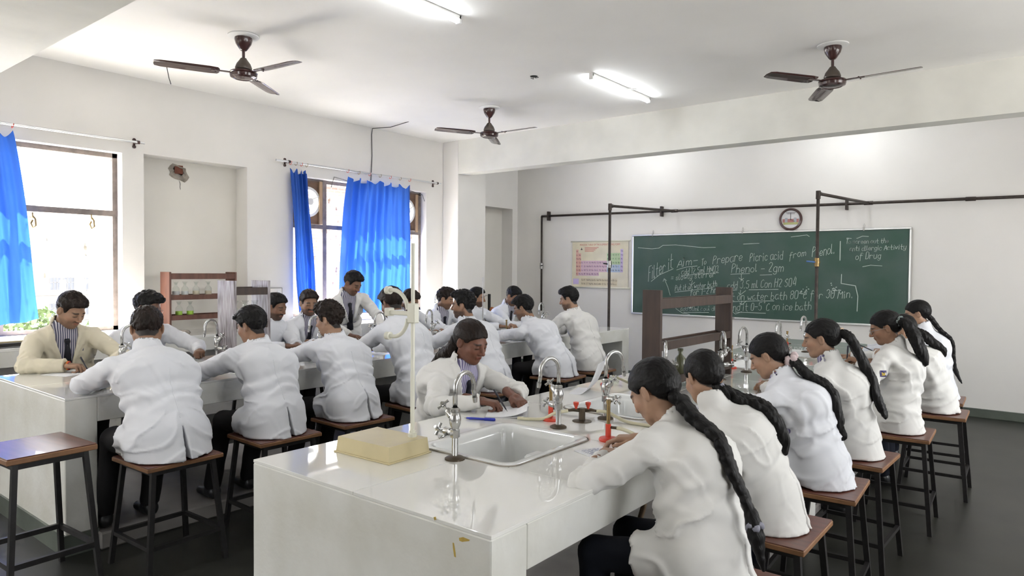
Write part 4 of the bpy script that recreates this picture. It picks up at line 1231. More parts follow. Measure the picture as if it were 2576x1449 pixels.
sheet('writing_pad', 5.195, 2.80, .62, .21, .27, 5, 'white writing pad under the hands of the woman facing us', 'notepad', curl=.05, sc=False)
sheet('note_sheet', 6.00, 2.42, 1.2, .15, .20, 2, 'scribbled note sheet under the hand of the nearest girl')
sheet('loose_sheet', 5.17, 3.62, .35, .18, .26, 1, 'blank white sheet curling up by the second sink', curl=.28, sc=False)
sheet('practical_file', 2.02, 1.86, .4, .22, .30, 2, 'white sheet under the forearm of the man in the cream blazer', sc=False)
for x, y, l_ in ((2.86, 2.02, 'white page in front of the nearest back, by his elbow'), (2.80, 2.66, 'white page before the second seated back'), (2.72, 4.0, 'white page before the back beside the cream rod'), (2.72, 4.80, 'marked page by the curly haired student'), (2.80, 5.62, 'marked page beside the sleeve of the spectacled student'), (2.12, 3.80, 'open file under the hand of the bearded student'), (5.98, 4.95, 'white page on the near table by the spectacled girl'), (5.95, 3.55, 'white page before the girl with the scrunchie')):
    sheet('note_sheet', x, y, rnd.uniform(-.4, .4)+1.57, .20, .27, 1, l_)
def pen(a, b, m1, label, r=.0042, cat='pen'):
    a, b = Vector(a), Vector(b); d = (b-a).normalized(); L = (b-a).length
    root = empty('ballpoint_pen', a); tag(root, label, cat)
    MB().tube([d*.012, d*.03, d*(L*.95), d*L], [r*.7, r, r, r*.8], 10).build('barrel', m1, root, auto=50)
    MB().tube([d*0, d*.014], [r*.2, r*.7], 8).build('tip', M['steel'], root, smooth=True)
    MB().tube([d*(L*.66), d*(L*.98)], r*1.35, 10).build('cap', m1, root, auto=50)
    return root
bl = mat('blue_pen', (.015, .03, .38), .3)
p0, p1 = px(1168, 1051, 'z', TZ+.006), px(1246, 1056, 'z', TZ+.007)
pen(p0, p1, bl, 'blue ballpoint pen lying beside the writing pad', .006)
# ================================================================== people
# A body, its hair and its clothes are smooth blends of tapered shapes, turned into one surface each.
_NG = np.random.RandomState(11).rand(32, 32, 32).astype(np.float32)
def noise(p, f):
    q = p*np.float32(f)+np.float32(50)
    i = np.floor(q).astype(np.int32); t = q-i; t = t*t*(3-2*t)
    x0, y0, z0 = i[:, 0] & 31, i[:, 1] & 31, i[:, 2] & 31
    x1, y1, z1 = (x0+1) & 31, (y0+1) & 31, (z0+1) & 31
    a, b, c = t[:, 0], t[:, 1], t[:, 2]
    def L(u, v, w): return u+(v-u)*w
    return L(L(L(_NG[x0, y0, z0], _NG[x1, y0, z0], a), L(_NG[x0, y1, z0], _NG[x1, y1, z0], a), b),
             L(L(_NG[x0, y0, z1], _NG[x1, y0, z1], a), L(_NG[x0, y1, z1], _NG[x1, y1, z1], a), b), c)-.5
V3 = lambda *a: np.array(a, np.float32)
def nrm(v): v = np.asarray(v, np.float32); return v/max(1e-9, float(np.linalg.norm(v)))
def seg(p, a, b, r1, r2):
    ba = b-a; t = np.clip((p-a)@ba/max(1e-9, float(ba@ba)), 0, 1)
    return np.linalg.norm(p-a-t[:, None]*ba, axis=1)-(r1+(r2-r1)*t)
def eseg(p, a, b, Lx, w1, d1, w2, d2):
    """tapered segment of elliptical section: half width w along Lx, half depth d across it"""
    ba = b-a; t = np.clip((p-a)@ba/max(1e-9, float(ba@ba)), 0, 1)
    q = p-a-t[:, None]*ba; ql = q@Lx; qp = np.sqrt(np.maximum((q*q).sum(1)-ql*ql, 0))
    w = w1+(w2-w1)*t; d = d1+(d2-d1)*t
    return (np.sqrt((ql/w)**2+(qp/d)**2)-1)*np.minimum(w, d)
def ell(p, c, r):
    q = (p-c)/r; k0 = np.linalg.norm(q, axis=1); k1 = np.linalg.norm(q/r, axis=1)
    return k0*(k0-1)/np.maximum(k1, 1e-6)
def rbox(p, c, h, r, R=None):
    q = p-c
    if R is not None: q = q@R
    q = np.abs(q)-(h-r)
    return np.linalg.norm(np.maximum(q, 0), axis=1)+np.minimum(q.max(1), 0)-r
def smin(a, b, k):
    h = np.clip(.5+.5*(b-a)/k, 0, 1)
    return b+(a-b)*h-k*h*(1-h)
def smax(a, b, k): return -smin(-a, -b, k)

from concurrent.futures import ThreadPoolExecutor
POOL = ThreadPoolExecutor(4)
def surface(sdf, lo, hi, h):
    """surface nets over a grid of step h, evaluated only near the surface"""
    B = 3
    lo = np.asarray(lo, np.float32)
    nc = np.ceil((np.asarray(hi)-lo)/(h*B)).astype(int)+1
    cs = h*B
    g = np.stack(np.meshgrid(*[np.arange(n) for n in nc], indexing='ij'), -1).reshape(-1, 3).astype(np.float32)
    cen = lo+(g+.5)*cs-.5*h
    dc = np.concatenate(list(POOL.map(sdf, np.array_split(cen, max(1, min(4, len(cen)//4000)))))).reshape(nc)
    keep = np.abs(dc) < cs*1.15+.008
    N = nc*B
    D = np.repeat(np.repeat(np.repeat(np.where(dc < 0, -1., 1.).astype(np.float32), B, 0), B, 1), B, 2)
    K = np.repeat(np.repeat(np.repeat(keep, B, 0), B, 1), B, 2)
    idx = np.argwhere(K)
    pp = lo+idx.astype(np.float32)*np.float32(h)
    D[K] = np.concatenate(list(POOL.map(sdf, np.array_split(pp, max(1, min(4, len(pp)//4000))))))
    I = D < 0
    c = np.zeros(tuple(N-1), np.int8)
    for i in (0, 1):
        for j in (0, 1):
            for k in (0, 1): c += I[i:N[0]-1+i, j:N[1]-1+j, k:N[2]-1+k]
    cell = np.argwhere((c > 0) & (c < 8))
    if len(cell) == 0: return np.zeros((0, 3)), np.zeros((0, 4), int)
    acc = np.zeros((len(cell), 3), np.float32); cnt = np.zeros(len(cell), np.float32)
    co = [np.array((i, j, k)) for i in (0, 1) for j in (0, 1) for k in (0, 1)]
    val = [D[tuple((cell+o).T)] for o in co]
    for a in range(8):
        for b in range(a+1, 8):
            if np.abs(co[a]-co[b]).sum() != 1: continue
            m = (val[a] < 0) != (val[b] < 0)
            t = val[a][m]/(val[a][m]-val[b][m])
            acc[m] += co[a]+t[:, None]*(co[b]-co[a]); cnt[m] += 1
    vs = lo+(cell+acc/cnt[:, None])*h
    ID = -np.ones(tuple(N-1), np.int32); ID[tuple(cell.T)] = np.arange(len(cell))
    fs = []
    for ax in range(3):
        s0 = [slice(1, N[k]-1) for k in range(3)]; s1 = list(s0)
        s0[ax] = slice(0, N[ax]-1); s1[ax] = slice(1, N[ax])
        A, Bv = I[tuple(s0)], I[tuple(s1)]
        e = np.argwhere(A != Bv)
        if len(e) == 0: continue
        sgn = A[tuple(e.T)]
        off = np.ones(3, int); off[ax] = 0
        e = e+off
        u, v = [(1, 2), (2, 0), (0, 1)][ax]
        du = np.zeros(3, int); du[u] = 1; dv = np.zeros(3, int); dv[v] = 1
        q = np.stack([ID[tuple((e-du-dv).T)], ID[tuple((e-dv).T)], ID[tuple(e.T)], ID[tuple((e-du).T)]], 1)
        q[~sgn] = q[~sgn][:, ::-1]
        fs.append(q)
    return vs, np.concatenate(fs)

def mesh_obj(name, vs, fs, m, parent, col=None, smooth=True):
    me = bpy.data.meshes.new(name)
    me.vertices.add(len(vs)); me.vertices.foreach_set('co', np.asarray(vs, np.float32).ravel())
    nf = len(fs)
    me.loops.add(nf*4); me.loops.foreach_set('vertex_index', np.asarray(fs, np.int32).ravel())
    me.polygons.add(nf); me.polygons.foreach_set('loop_start', np.arange(0, nf*4, 4, dtype=np.int32))
    me.polygons.foreach_set('loop_total', np.full(nf, 4, np.int32))
    me.update(calc_edges=True)
    if smooth: me.polygons.foreach_set('use_smooth', np.ones(nf, bool))
    if col is not None:
        a = me.color_attributes.new('tone', 'FLOAT_COLOR', 'POINT')
        a.data.foreach_set('color', np.concatenate([col, np.ones((len(col), 1))], 1).astype(np.float32).ravel())
    me.materials.append(m)
    o = bpy.data.objects.new(name, me); COL.objects.link(o)
    if parent: o.parent = parent
    return o

def skin_mat():
    m = bpy.data.materials.new('skin'); m.use_nodes = True
    nt = m.node_tree; b = nt.nodes['Principled BSDF']
    a = nt.nodes.new('ShaderNodeAttribute'); a.attribute_name = 'tone'
    nt.links.new(a.outputs['Color'], b.inputs['Base Color'])
    b.inputs['Roughness'].default_value = .48
    b.inputs['Specular IOR Level'].default_value = .4
    return m
M['skin'] = skin_mat()
def hair_mat(name, c):
    m = mat(name, c, .5, var=.5, vscale=40, bump=.35, bscale=150, spec=.22, stretch=(1, .25, .25))
    return m
M['hair'] = hair_mat('black_hair', (.008, .007, .007))
M['hair_brown'] = hair_mat('brown_black_hair', (.020, .012, .009))
def coat_mat(name, c):
    m = mat(name, c, .8, var=.04, vscale=3, spec=.2)
    return m
M['coat'] = coat_mat('white_coat_cloth', (.755, .765, .805))
M['coat2'] = coat_mat('warm_white_coat_cloth', (.75, .74, .715))
M['blazer'] = coat_mat('cream_blazer_cloth', (.74, .68, .53))
M['navy'] = mat('navy_trousers', (.010, .012, .020), .8, spec=.25)
M['black_t'] = mat('black_trousers', (.012, .011, .012), .8, spec=.25)
M['shoe'] = mat('black_shoe', (.012, .012, .013), .4)
M['tie'] = mat('dark_tie', (.010, .010, .016), .6)
def stripes(name, c1, c2, f):
    m = bpy.data.materials.new(name); m.use_nodes = True
    nt = m.node_tree; b = nt.nodes['Principled BSDF']; b.inputs['Roughness'].default_value = .8
    tc = nt.nodes.new('ShaderNodeTexCoord'); w = nt.nodes.new('ShaderNodeTexWave'); w.inputs['Scale'].default_value = f
    w.bands_direction = 'X'
    r = nt.nodes.new('ShaderNodeMapRange'); r.inputs[1].default_value = .55; r.inputs[2].default_value = .75
    mx = nt.nodes.new('ShaderNodeMix'); mx.data_type = 'RGBA'; mx.inputs[6].default_value = (*c1, 1); mx.inputs[7].default_value = (*c2, 1)
    nt.links.new(tc.outputs['Object'], w.inputs[0]); nt.links.new(w.outputs[1], r.inputs[0]); nt.links.new(r.outputs[0], mx.inputs[0]); nt.links.new(mx.outputs[2], b.inputs[0])
    return m
M['shirt'] = stripes('striped_shirt', (.10, .10, .16), (.62, .60, .64), 22)
M['shirt_w'] = stripes('lilac_striped_shirt', (.20, .18, .34), (.66, .64, .74), 26)

# ---------------------------------------------------------------- head
HL_Y = [-.13, -.06, -.036, -.024, .010, .018, .034, .046, .066, .12]
HL_M = [-.085, -.075, -.040, .020, .024, -.012, -.002, .040, .062, .078]
HL_W = [-.085, -.075, -.045, .014, .020, .004, .010, .028, .046, .068]
def head_sdf(p, fem, nb):
    """p in head coordinates: x right, y forward, z up, eyes at z=0; nb = base of the neck"""
    j = .92 if fem else 1.0
    d = ell(p, V3(0, -.014, .034), V3(.0755, .098, .083))
    d = smin(d, ell(p, V3(0, .028, -.032), V3(.0625*j, .064, .082)), .03)
    d = smin(d, seg(p, V3(0, .030, -.068), V3(0, .066, -.096), .046*j, .021), .028)
    d = smin(d, seg(p, V3(-.048*j, -.005, -.045), V3(-.020, .045, -.082), .026, .024), .03)
    d = smin(d, seg(p, V3(.048*j, -.005, -.045), V3(.020, .045, -.082), .026, .024), .03)
    for s_ in (-1, 1): d = smin(d, ell(p, V3(s_*.037, .058, -.028), V3(.026, .026, .024)), .025)
    d = smin(d, seg(p, V3(-.034, .080, .018), V3(.034, .080, .018), .010, .010), .02)
    for s_ in (-1, 1):
        d = smax(d, -ell(p, V3(s_*.032, .103, .000), V3(.019, .016, .011)), .012)
        d = smin(d, ell(p, V3(s_*.032, .078, -.001), V3(.0155, .0135, .0125)), .005)
    d = smin(d, seg(p, V3(0, .090, .010), V3(0, .112, -.030), .0075, .0115), .012)
    for s_ in (-1, 1): d = smin(d, ell(p, V3(s_*.0125, .100, -.035), V3(.009, .012, .008)), .008)
    d = smin(d, seg(p, V3(-.019, .088, -.0575), V3(.019, .088, -.0575), .0045, .0045), .007)
    d = smin(d, seg(p, V3(0, .0935, -.0575), V3(0, .0935, -.0575), .007, .007), .012)
    d = smin(d, seg(p, V3(-.015, .088, -.0675), V3(.015, .088, -.0675), .006, .006), .007)
    d = smax(d, -seg(p, V3(-.02, .101, -.0625), V3(.02, .101, -.0625), .0045, .0045), .004)
    for s_ in (-1, 1):
        a = math.radians(18)*s_
        R = np.array([[math.cos(a), -math.sin(a), 0], [math.sin(a), math.cos(a), 0], [0, 0, 1]], np.float32)
        q = (p-V3(s_*.079, -.012, -.008))@R
        e = ell(q, V3(0, 0, 0), V3(.0085, .019, .031))
        e = smax(e, -ell(q, V3(s_*.009, .003, .003), V3(.006, .010, .018)), .004)
        d = smin(d, e, .006)
    r = .047 if fem else .056
    d = smin(d, seg(p, V3(0, -.018, -.06), nb, r, r*1.1), .022)
    return d
def tone_head(p, base, fem, beard, hl, lip):
    n = len(p); c = np.tile(np.asarray(base, np.float32), (n, 1))
    x, y, z = np.abs(p[:, 0]), p[:, 1], p[:, 2]
    c *= (1+.14*noise(p, 60)[:, None]+.10*noise(p, 18)[:, None])
    hairc = V3(.018, .014, .013)
    def mix(m, col): 
        nonlocal c
        m = np.clip(m, 0, 1)[:, None]; c = c*(1-m)+np.asarray(col, np.float32)*m
    ss = lambda a, b, v: np.clip((v-a)/(b-a), 0, 1)
    mix(.35*ss(.02, .0, np.abs(z+.03))*ss(.02, .05, y)*ss(.05, .03, np.abs(x-.037)), base*V3(1.15, .88, .82))
    if beard:
        low = ss(-.034, -.052, z+.25*np.maximum(0, x-.04))*ss(-.035, -.01, y)
        low *= 1-ss(.026, .016, np.maximum(np.abs(x)*.9, np.abs(z+.0625)*2.0))*ss(.06, .08, y)*.9
        mou = ss(.036, .026, x)*ss(.012, .007, np.abs(z+.0475))*ss(.07, .085, y)
        mix(beard*(low*(.72+.4*noise(p, 120)))*ss(-.20, -.105, z), hairc)
        mix(min(1, beard*1.25)*mou, hairc)
    lm = ss(.025, .017, x)*ss(.011, .007, np.abs(z+.0625))*ss(.07, .082, y)
    mix(.8*lm, lip)
    mix(.7*lm*ss(.0022, .0005, np.abs(z+.0625)), base*.3)
    bz = .0215-.16*(x-.03)**1*(x > .03)
    mix(.9*ss(.0065, .0035, np.abs(z-bz))*ss(.012, .017, x)*ss(.054, .046, x)*ss(.03, .055, y), hairc)
    mix(.95*ss(.0045, .0022, np.abs(z+.0055+.3*np.maximum(0, x-.04)))*ss(.0165, .0125, np.abs(x-.032))*ss(.05, .07, y), hairc*.6)
    mix(.35*ss(.012, .005, np.abs(z))*ss(.02, .013, np.abs(x-.032))*ss(.05, .07, y), base*.55)
    mix(ss(.0, .006, z-np.interp(y, HL_Y, hl))*(1-ss(.070, .077, x)*ss(-.045, -.03, y)*ss(.02, .012, y)*ss(.03, .015, z)), hairc)
    return c
def hair_men(p, st, seed):
    vol = dict(short=.012, quiff=.022, curly=.026, side=.018, flat=.014)[st]
    side = .010 if st in ('curly', 'side') else .007
    d = ell(p, V3(0, -.014, .036), V3(.0755+side, .098+side, .083+vol*.6))
    top = ell(p, V3(.0, .004, .070), V3(.074, .094, .052+vol))
    d = smin(d, top, .03)
    if st == 'quiff': d = smin(d, ell(p, V3(.01, .066, .092), V3(.056, .042, .034)), .025)
    if st == 'curly': d = smin(d, ell(p, V3(0, .055, .098), V3(.064, .055, .038)), .025)
    if st == 'side': d = smin(d, ell(p, V3(-.02, .070, .074), V3(.055, .036, .032)), .025)
    if st == 'flat': d = smin(d, ell(p, V3(0, .060, .080), V3(.060, .040, .030)), .03)
    o = V3(seed*3.1, seed*1.7, seed)
    if st == 'curly': d -= .020*noise(p+o, 55)+.010*noise(p+o, 110)
    else: d -= .010*noise((p+o)*V3(2.2, .6, 1.0), 60)+.006*noise((p+o)*V3(2.4, .8, 1.2), 130)
    y, z = p[:, 1], p[:, 2]
    hl = np.interp(y, HL_Y, HL_M)+.008*noise(p+o, 50)
    d = smax(d, (hl-z)*.75, .006)
    # thickness tapers towards the hairline at the sides and nape
    return d
def hair_women(p, seed, part=True):
    d = ell(p, V3(0, -.016, .034), V3(.0755+.009, .098+.010, .083+.012))
    d = smin(d, ell(p, V3(0, -.07, .0), V3(.060, .045, .055)), .03)
    o = V3(seed*2.3, seed, seed*.7)
    d -= .0045*noise((p+o)*V3(2.0, .5, 1.6), 70)+.003*noise((p+o)*V3(2.4, .4, 2.4), 150)
    if part: d += .004*np.exp(-(p[:, 0]/.004)**2)*(p[:, 1] > -.03)
    hl = np.interp(p[:, 1], HL_Y, HL_W)+.004*noise(p+o, 50)+.010*np.clip(1-np.abs(p[:, 0]-.01)/.035, 0, 1)*(p[:, 1] > .05)
    return smax(d, (hl-p[:, 2])*.75, .005)

# ---------------------------------------------------------------- hand
def hand_sdf(p, pose, thumb):
    """hand coordinates: y towards the fingers, z out of the back of the hand, x across; thumb = side of the thumb"""
    curl = dict(rest=(18, 30, 22), write=(48, 58, 30), fist=(72, 88, 50), flat=(6, 10, 8), grip=(38, 62, 44))[pose]
    d = seg(p, V3(0, -.10, .0), V3(0, .0, 0), .029, .024)
    d = smin(d, rbox(p, V3(0, .042, .0), V3(.038, .046, .0145), .013), .018)
    d = smin(d, ell(p, V3(thumb*.026, .018, -.010), V3(.018, .032, .016)), .012)
    xs = [.0285, .0098, -.0092, -.0275]; Ls = [(.041, .025, .021), (.045, .028, .022), (.042, .026, .021), (.033, .020, .019)]; ys = [.080, .085, .081, .072]
    for i in range(4):
        a = V3(thumb*xs[i], ys[i], .001); ang = 0
        spread = thumb*xs[i]*(.9 if pose in ('rest', 'flat') else .2)
        f = None
        for k in range(3):
            ang += math.radians(curl[k]*(1+(.10*i if pose != 'write' else (.0 if i < 1 else .12*i))))
            b = a+V3(spread*Ls[i][k]*3, math.cos(ang)*Ls[i][k], -math.sin(ang)*Ls[i][k])
            r0 = .0092-.0008*k-(.0012 if i == 3 else 0)
            s_ = seg(p, a, b, r0, r0-.0008)
            f = s_ if f is None else smin(f, s_, .003)
            a = b
        d = smin(d, f, .0045)
    if pose in ('write', 'grip', 'fist'): ch = [V3(thumb*.030, .012, -.008), V3(thumb*.040, .048, -.022), V3(thumb*.026, .076, -.034), V3(thumb*.014, .092, -.040)]
    else: ch = [V3(thumb*.030, .010, -.006), V3(thumb*.056, .044, -.012), V3(thumb*.060, .074, -.016), V3(thumb*.058, .094, -.020)]
    f = None
    for k in range(3):
        s_ = seg(p, ch[k], ch[k+1], .0125-.0015*k, .011-.0015*k)
        f = s_ if f is None else smin(f, s_, .004)
    return smin(d, f, .006)

def ik(sh, wr, hint, l1, l2):
    d = wr-sh; L = float(np.linalg.norm(d))
    if L > (l1+l2)*.985: wr = sh+d/L*(l1+l2)*.985; d = wr-sh; L = float(np.linalg.norm(d))
    a = (l1*l1-l2*l2+L*L)/(2*L); hh = math.sqrt(max(1e-6, l1*l1-a*a))
    n = d/L; h = hint-sh; h = h-n*float(h@n); h = nrm(h)
    return sh+n*a+h*hh, wr

def person(label, seat, face, head, look, fem=False, seat_z=.60, stand=False, hl=None, hr=None, el=None, er=None, pose=('rest', 'rest'), palm=(0, 0),
           hair='short', hairm='hair', beard=0.0, skin=(.30, .17, .105), coat='coat', shirt=None, tie=False, trousers='black_t', twist=0.0, bulge=.045, roll=0.0,
           tail=None, fine=None, cres=None, near=False, size=1.0, glasses=False, seed=1, foot_z=.0, feet=None, lapel=True, hem=0.0, vent=0.0, extras=None, fat=1.0, legs=True, group='students in white coats', hdir=(None, None), scr=None, knee=.40, seam=False):
    fine = fine or (.0042 if near else .006)
    cres = cres or (.0085 if near else .0115)
    fx, fy = nrm(face)
    rz = math.atan2(fy, fx)-math.pi/2
    root = empty('person', (seat[0], seat[1], 0), rz)
    tag(root, label, 'person', group)
    c_, s_ = math.cos(-rz), math.sin(-rz)
    def loc(w): w = np.asarray(w, np.float32)-V3(seat[0], seat[1], 0); return V3(w[0]*c_-w[1]*s_, w[0]*s_+w[1]*c_, w[2])
    def dirl(w): w = np.asarray(w, np.float32); return V3(w[0]*c_-w[1]*s_, w[0]*s_+w[1]*c_, w[2])
    sw = (.87 if fem else 1.0)*size
    # ---- head frame
    Hc = loc(head); hf = nrm(dirl(look)); hrr = nrm(np.cross(hf, V3(0, 0, 1))); hu = np.cross(hrr, hf)
    if roll: hrr, hu = hrr*math.cos(roll)+hu*math.sin(roll), hu*math.cos(roll)-hrr*math.sin(roll)
    HR = np.stack([hrr, hf, hu], 1)          # columns: head axes in local space
    hs = (.95 if fem else 1.0)*size
    toh = lambda p: ((p-Hc)@HR)/np.float32(hs)
    # ---- spine
    P0 = V3(0, 0, (seat_z+.10) if not stand else seat_z)
    nk = Hc+(-hu*.105-hf*.018)*hs                      # pivot under the skull
    d0 = nrm(nk-P0); N = nk-nrm(d0*.65+hu*.35+V3(0, 0, .2))*(.075*size)
    u = nrm(N-P0); fwd = nrm(V3(0, 1, 0)-u*u[1]); back = -fwd
    Ls = nrm(V3(math.cos(twist), math.sin(twist), 0)); Ls = nrm(Ls-u*float(Ls@u)); X = V3(1, 0, 0)
    L = float(np.linalg.norm(N-P0))
    Wst = P0+u*L*.36+back*bulge*.55; Mid = P0+u*L*.70+back*bulge
    Ntop = N-u*.025
    shw = (.186 if fem else .186)*sw
    fsh = fwd*.025
    SL, SR = N-u*.056-Ls*shw+fsh, N-u*.056+Ls*shw+fsh
    l1, l2 = .285*size*(.93 if fem else 1), .255*size*(.93 if fem else 1)
    wl = loc(hl) if hl is not None else V3(-.12, .50, TZ+.05)
    wr_ = loc(hr) if hr is not None else V3(.12, .50, TZ+.05)
    eL = loc(el) if el is not None else SL+V3(-.25, .05, -.35)
    eR = loc(er) if er is not None else SR+V3(.25, .05, -.35)
    EL, WL = ik(SL, wl, eL, l1, l2); ER, WR = ik(SR, wr_, eR, l1, l2)
    # ---- legs
    hipz = seat_z+.085 if not stand else seat_z-.03
    legsP = []
    for i, sd in enumerate((-1, 1)):
        hp = V3(sd*.092*sw, .02, hipz)
        if stand: kn, an = V3(sd*.11, .05, .50), V3(sd*.12, -.02, .10)
        else:
            kn = V3(sd*.125, knee, seat_z+.045)
            an = V3(sd*.115, knee-.02, foot_z+.10) if feet is None else loc(feet[i])
        legsP.append((hp, kn, an))
    w = sw*fat
    T = [(P0, Wst, .178, .130, .158, .118), (Wst, Mid, .158, .118, .182, .128), (Mid, Ntop, .182, .128, .105, .072)]
    ax = [X, nrm(X+Ls), Ls]
    def torso(p, e):
        d = None
        for (a, b, w1, d1, w2, d2), A in zip(T, ax):
            q = eseg(p, a, b, A, w1*w+e, d1*w+e, w2*w+e, d2*w+e)
            d = q if d is None else smin(d, q, .05)
        for q in (SL, SR): d = smin(d, seg(p, N-u*.012, q, .050+e, .058*sw+e), .04)
        return d
    def arm(p, A, E, Wp, r1, r2, r3): return smin(seg(p, A, E, r1, r2), seg(p, E, Wp, r2, r3), .02)
    # ---- coat
    hz = (seat_z+.004+hem) if not stand else .50
    rs = np.random.RandomState(seed*7+3); off = rs.rand(3).astype(np.float32)*9
    vdir = u
    vl = .30*size
    def vcoord(p):
        q = p-N; a = -(q@u); b = q@Ls; c = q@fwd; return a, b, c
    vw = .075*sw
    def coat_f(p):
        d = torso(p, .016)
        la = arm(p, SL, EL, WL, .070*sw, .058*sw, .044*sw); ra = arm(p, SR, ER, WR, .070*sw, .058*sw, .044*sw)
        arms = np.minimum(la, ra)
        seam = np.exp(-((arms-d)/.008)**2)
        d = smin(d, arms, .012)+.005*seam
        if stand:
            d = smin(d, eseg(p, P0, V3(0, .0, .55), X, .185*w, .14*w, .20*w, .155*w), .06)
        else:
            d = smin(d, eseg(p, P0+V3(0, .0, .01), V3(0, -.015, seat_z-.02), X, .185*w, .145*w, .21*w, .19*w), .06)
            for hp, kn, an in legsP:
                td = nrm(kn-hp)
                d = smin(d, np.maximum(seg(p, hp, kn, .100*w, .095*w), (p-hp)@td-.17), .03)
            d = smin(d, eseg(p, Mid+fwd*.05, V3(0, .09, seat_z+.12), X, .115*w, .08*w, .14*w, .10*w), .035)
        # wrinkles: long thin creases fanning down from the shoulders, fine ripples, folds at elbows, armpits and waist
        qq = (p+off)
        tz = (p-P0)@u/L
        ax_ = np.abs(p[:, 0])
        wv = noise(qq, 5)
        aa = p[:, 2]*.9+ax_*.5+.09*wv; bb = ax_*.9-p[:, 2]*.5
        n1 = noise(np.stack([aa*2.6, bb*.55, p[:, 1]*.8], 1)+off, 7.5)
        n2 = noise(np.stack([aa*.6-bb*.4, bb*2.2+aa*.3+.05*wv, p[:, 1]*.9], 1)+off[::-1], 8)
        lowm = np.clip(1.25-tz, .25, 1)
        d = d-(.0085*np.exp(-(n1/.075)**2)*lowm+.006*np.exp(-(n2/.07)**2)*np.clip(tz*1.4, .35, 1))+.004
        d = d-.012*noise(qq*V3(1, 1, .6), 6.5)
        for E_, S_, W_ in ((EL, SL, WL), (ER, SR, WR)):
            r = np.linalg.norm(p-E_, axis=1); axd = nrm(W_-S_)
            t = (p-E_)@axd
            d = d-.0075*np.sin(t*120+7*noise(qq, 9))*np.exp(-(r/.10)**2)-.004*np.sin((p-W_)@axd*150+6*noise(qq, 12))*np.exp(-(np.linalg.norm(p-W_, axis=1)/.07)**2)
        for A_ in (SL, SR):
            pit = A_-u*.11+fwd*.01
            r = np.linalg.norm(p-pit, axis=1)
            d = d-.0065*np.sin(r*62+6*noise(qq, 6))*np.exp(-((r-.03)/.13)**2)
        t = (p-Wst)@u
        d = d-.006*np.sin(t*70+7*noise(qq*V3(1, 1, .4), 6))*np.exp(-(t/.09)**2)
        d = d+.002*np.exp(-((p[:, 0]-.004)/.006)**2)*(p[:, 1] < -.02)
        # turned-down collar
        cb = N+u*.062-fwd*.012
        d = smin(d, eseg(p, N-u*.032-fwd*.004, cb, Ls, .106*sw, .098*sw, .077*sw, .073*sw), .005)
        if lapel and shirt:
            a, b, c = vcoord(p)
            edge = np.abs(b)-vw*np.clip(1-(a-.01)/vl, 0, 1)
            band = np.maximum(np.maximum(-edge, edge-np.interp(a, [-.06, .06, .085, .09, vl], [.035, .058, .062, .045, .004])), np.maximum(.0-c, a-vl))
            lap = np.maximum(d-.007, band*.8)
            d = np.minimum(d, lap)
            d = np.where((c > -.005) & (a < vl+.02), np.maximum(d, -edge*.85), d)
        # hem, neck hole, cuffs
        d = np.maximum(d, hz+.012*noise(qq*V3(1, 1, 0), 9)-p[:, 2])
        for Wp, E_ in ((WL, EL), (WR, ER)):
            ad = nrm(Wp-E_); t = (p-Wp)@ad
            d = np.where(np.linalg.norm(p-Wp, axis=1) < .12, np.maximum(d, t+.012), d)
        nd = nrm(nk-N)
        d = smax(d, -np.maximum(seg(p, N-u*.06, nk+nd*.1, .060*sw, .062*sw), -(p-N+u*.02)@u), .007)
        if vent:
            vx = np.abs(p[:, 0]-.01)-.014*np.clip(1-(p[:, 2]-hz)/vent, -1, 1)
            d = np.where(p[:, 1] < -.03, np.maximum(d, -vx), d)
        return d
    pts = np.stack([P0, Wst, Mid, N, SL, SR, EL, ER, WL, WR]+[hp+(kn-hp)*.45 for hp, kn, an in legsP])
    lo, hi = pts.min(0)-.26, pts.max(0)+.16
    lo[2] = hz-.03; hi[2] = max(pts[:, 2].max()+.14, N[2]+.14)
    vs, fs = surface(coat_f, lo, hi, cres)
    coat_o = mesh_obj('lab_coat' if coat != 'blazer' else 'blazer', vs, fs, M[coat], root)
    # ---- shirt and tie
    if shirt:
        def shirt_f(p):
            d = torso(p, .006)
            a, b, c = vcoord(p)
            d = smin(d, eseg(p, N-u*.02, N+u*.050, Ls, .078*sw, .073*sw, .069*sw, .067*sw), .012)
            d = np.maximum(d, np.maximum(np.abs(b)-.12, a-vl-.04)); d = np.maximum(d, -c-.075)
            nd = nrm(nk-N)
            return np.maximum(d, -np.maximum(seg(p, N-u*.06, nk+nd*.1, .056*sw, .058*sw), -(p-N+u*.02)@u))
        vs, fs = surface(shirt_f, np.minimum(N, P0)-.2, np.maximum(N, P0)+.2, .0085)
        sh_o = mesh_obj('shirt', vs, fs, M[shirt], root)
        if tie:
            def tie_f(p):
                a, b, c = vcoord(p)
                wd = np.interp(a, [0, .045, .06, .34], [.016, .020, .013, .040])
                return np.maximum(np.maximum(torso(p, .021), np.abs(b)-wd), np.maximum(np.maximum(-c, a-.36), .022-a))
            vs, fs = surface(tie_f, np.minimum(N, P0)-.2, np.maximum(N, P0)+.2, .0075)
            if len(vs): mesh_obj('tie', vs, fs, M['tie'], root)
    # ---- body: head, neck, trunk and arms with hands
    nb = toh((N-u*.05)[None])[0]
    base = np.asarray(skin, np.float32)
    lipc = base*V3(1.15, .72, .72) if not fem else base*V3(1.12, .68, .68)
    parts = []
    hsdf = lambda p: head_sdf(toh(p), fem, nb)*hs
    pp = np.stack([Hc, N-u*.05])
    vs, fs = surface(hsdf, np.minimum(Hc-.15*hs, pp.min(0)-.07), np.maximum(Hc+.15*hs, pp.max(0)+.07), fine)
    parts.append((vs, fs, tone_head(toh(vs.astype(np.float32)), base, fem, beard, HL_W if fem else HL_M, lipc)))
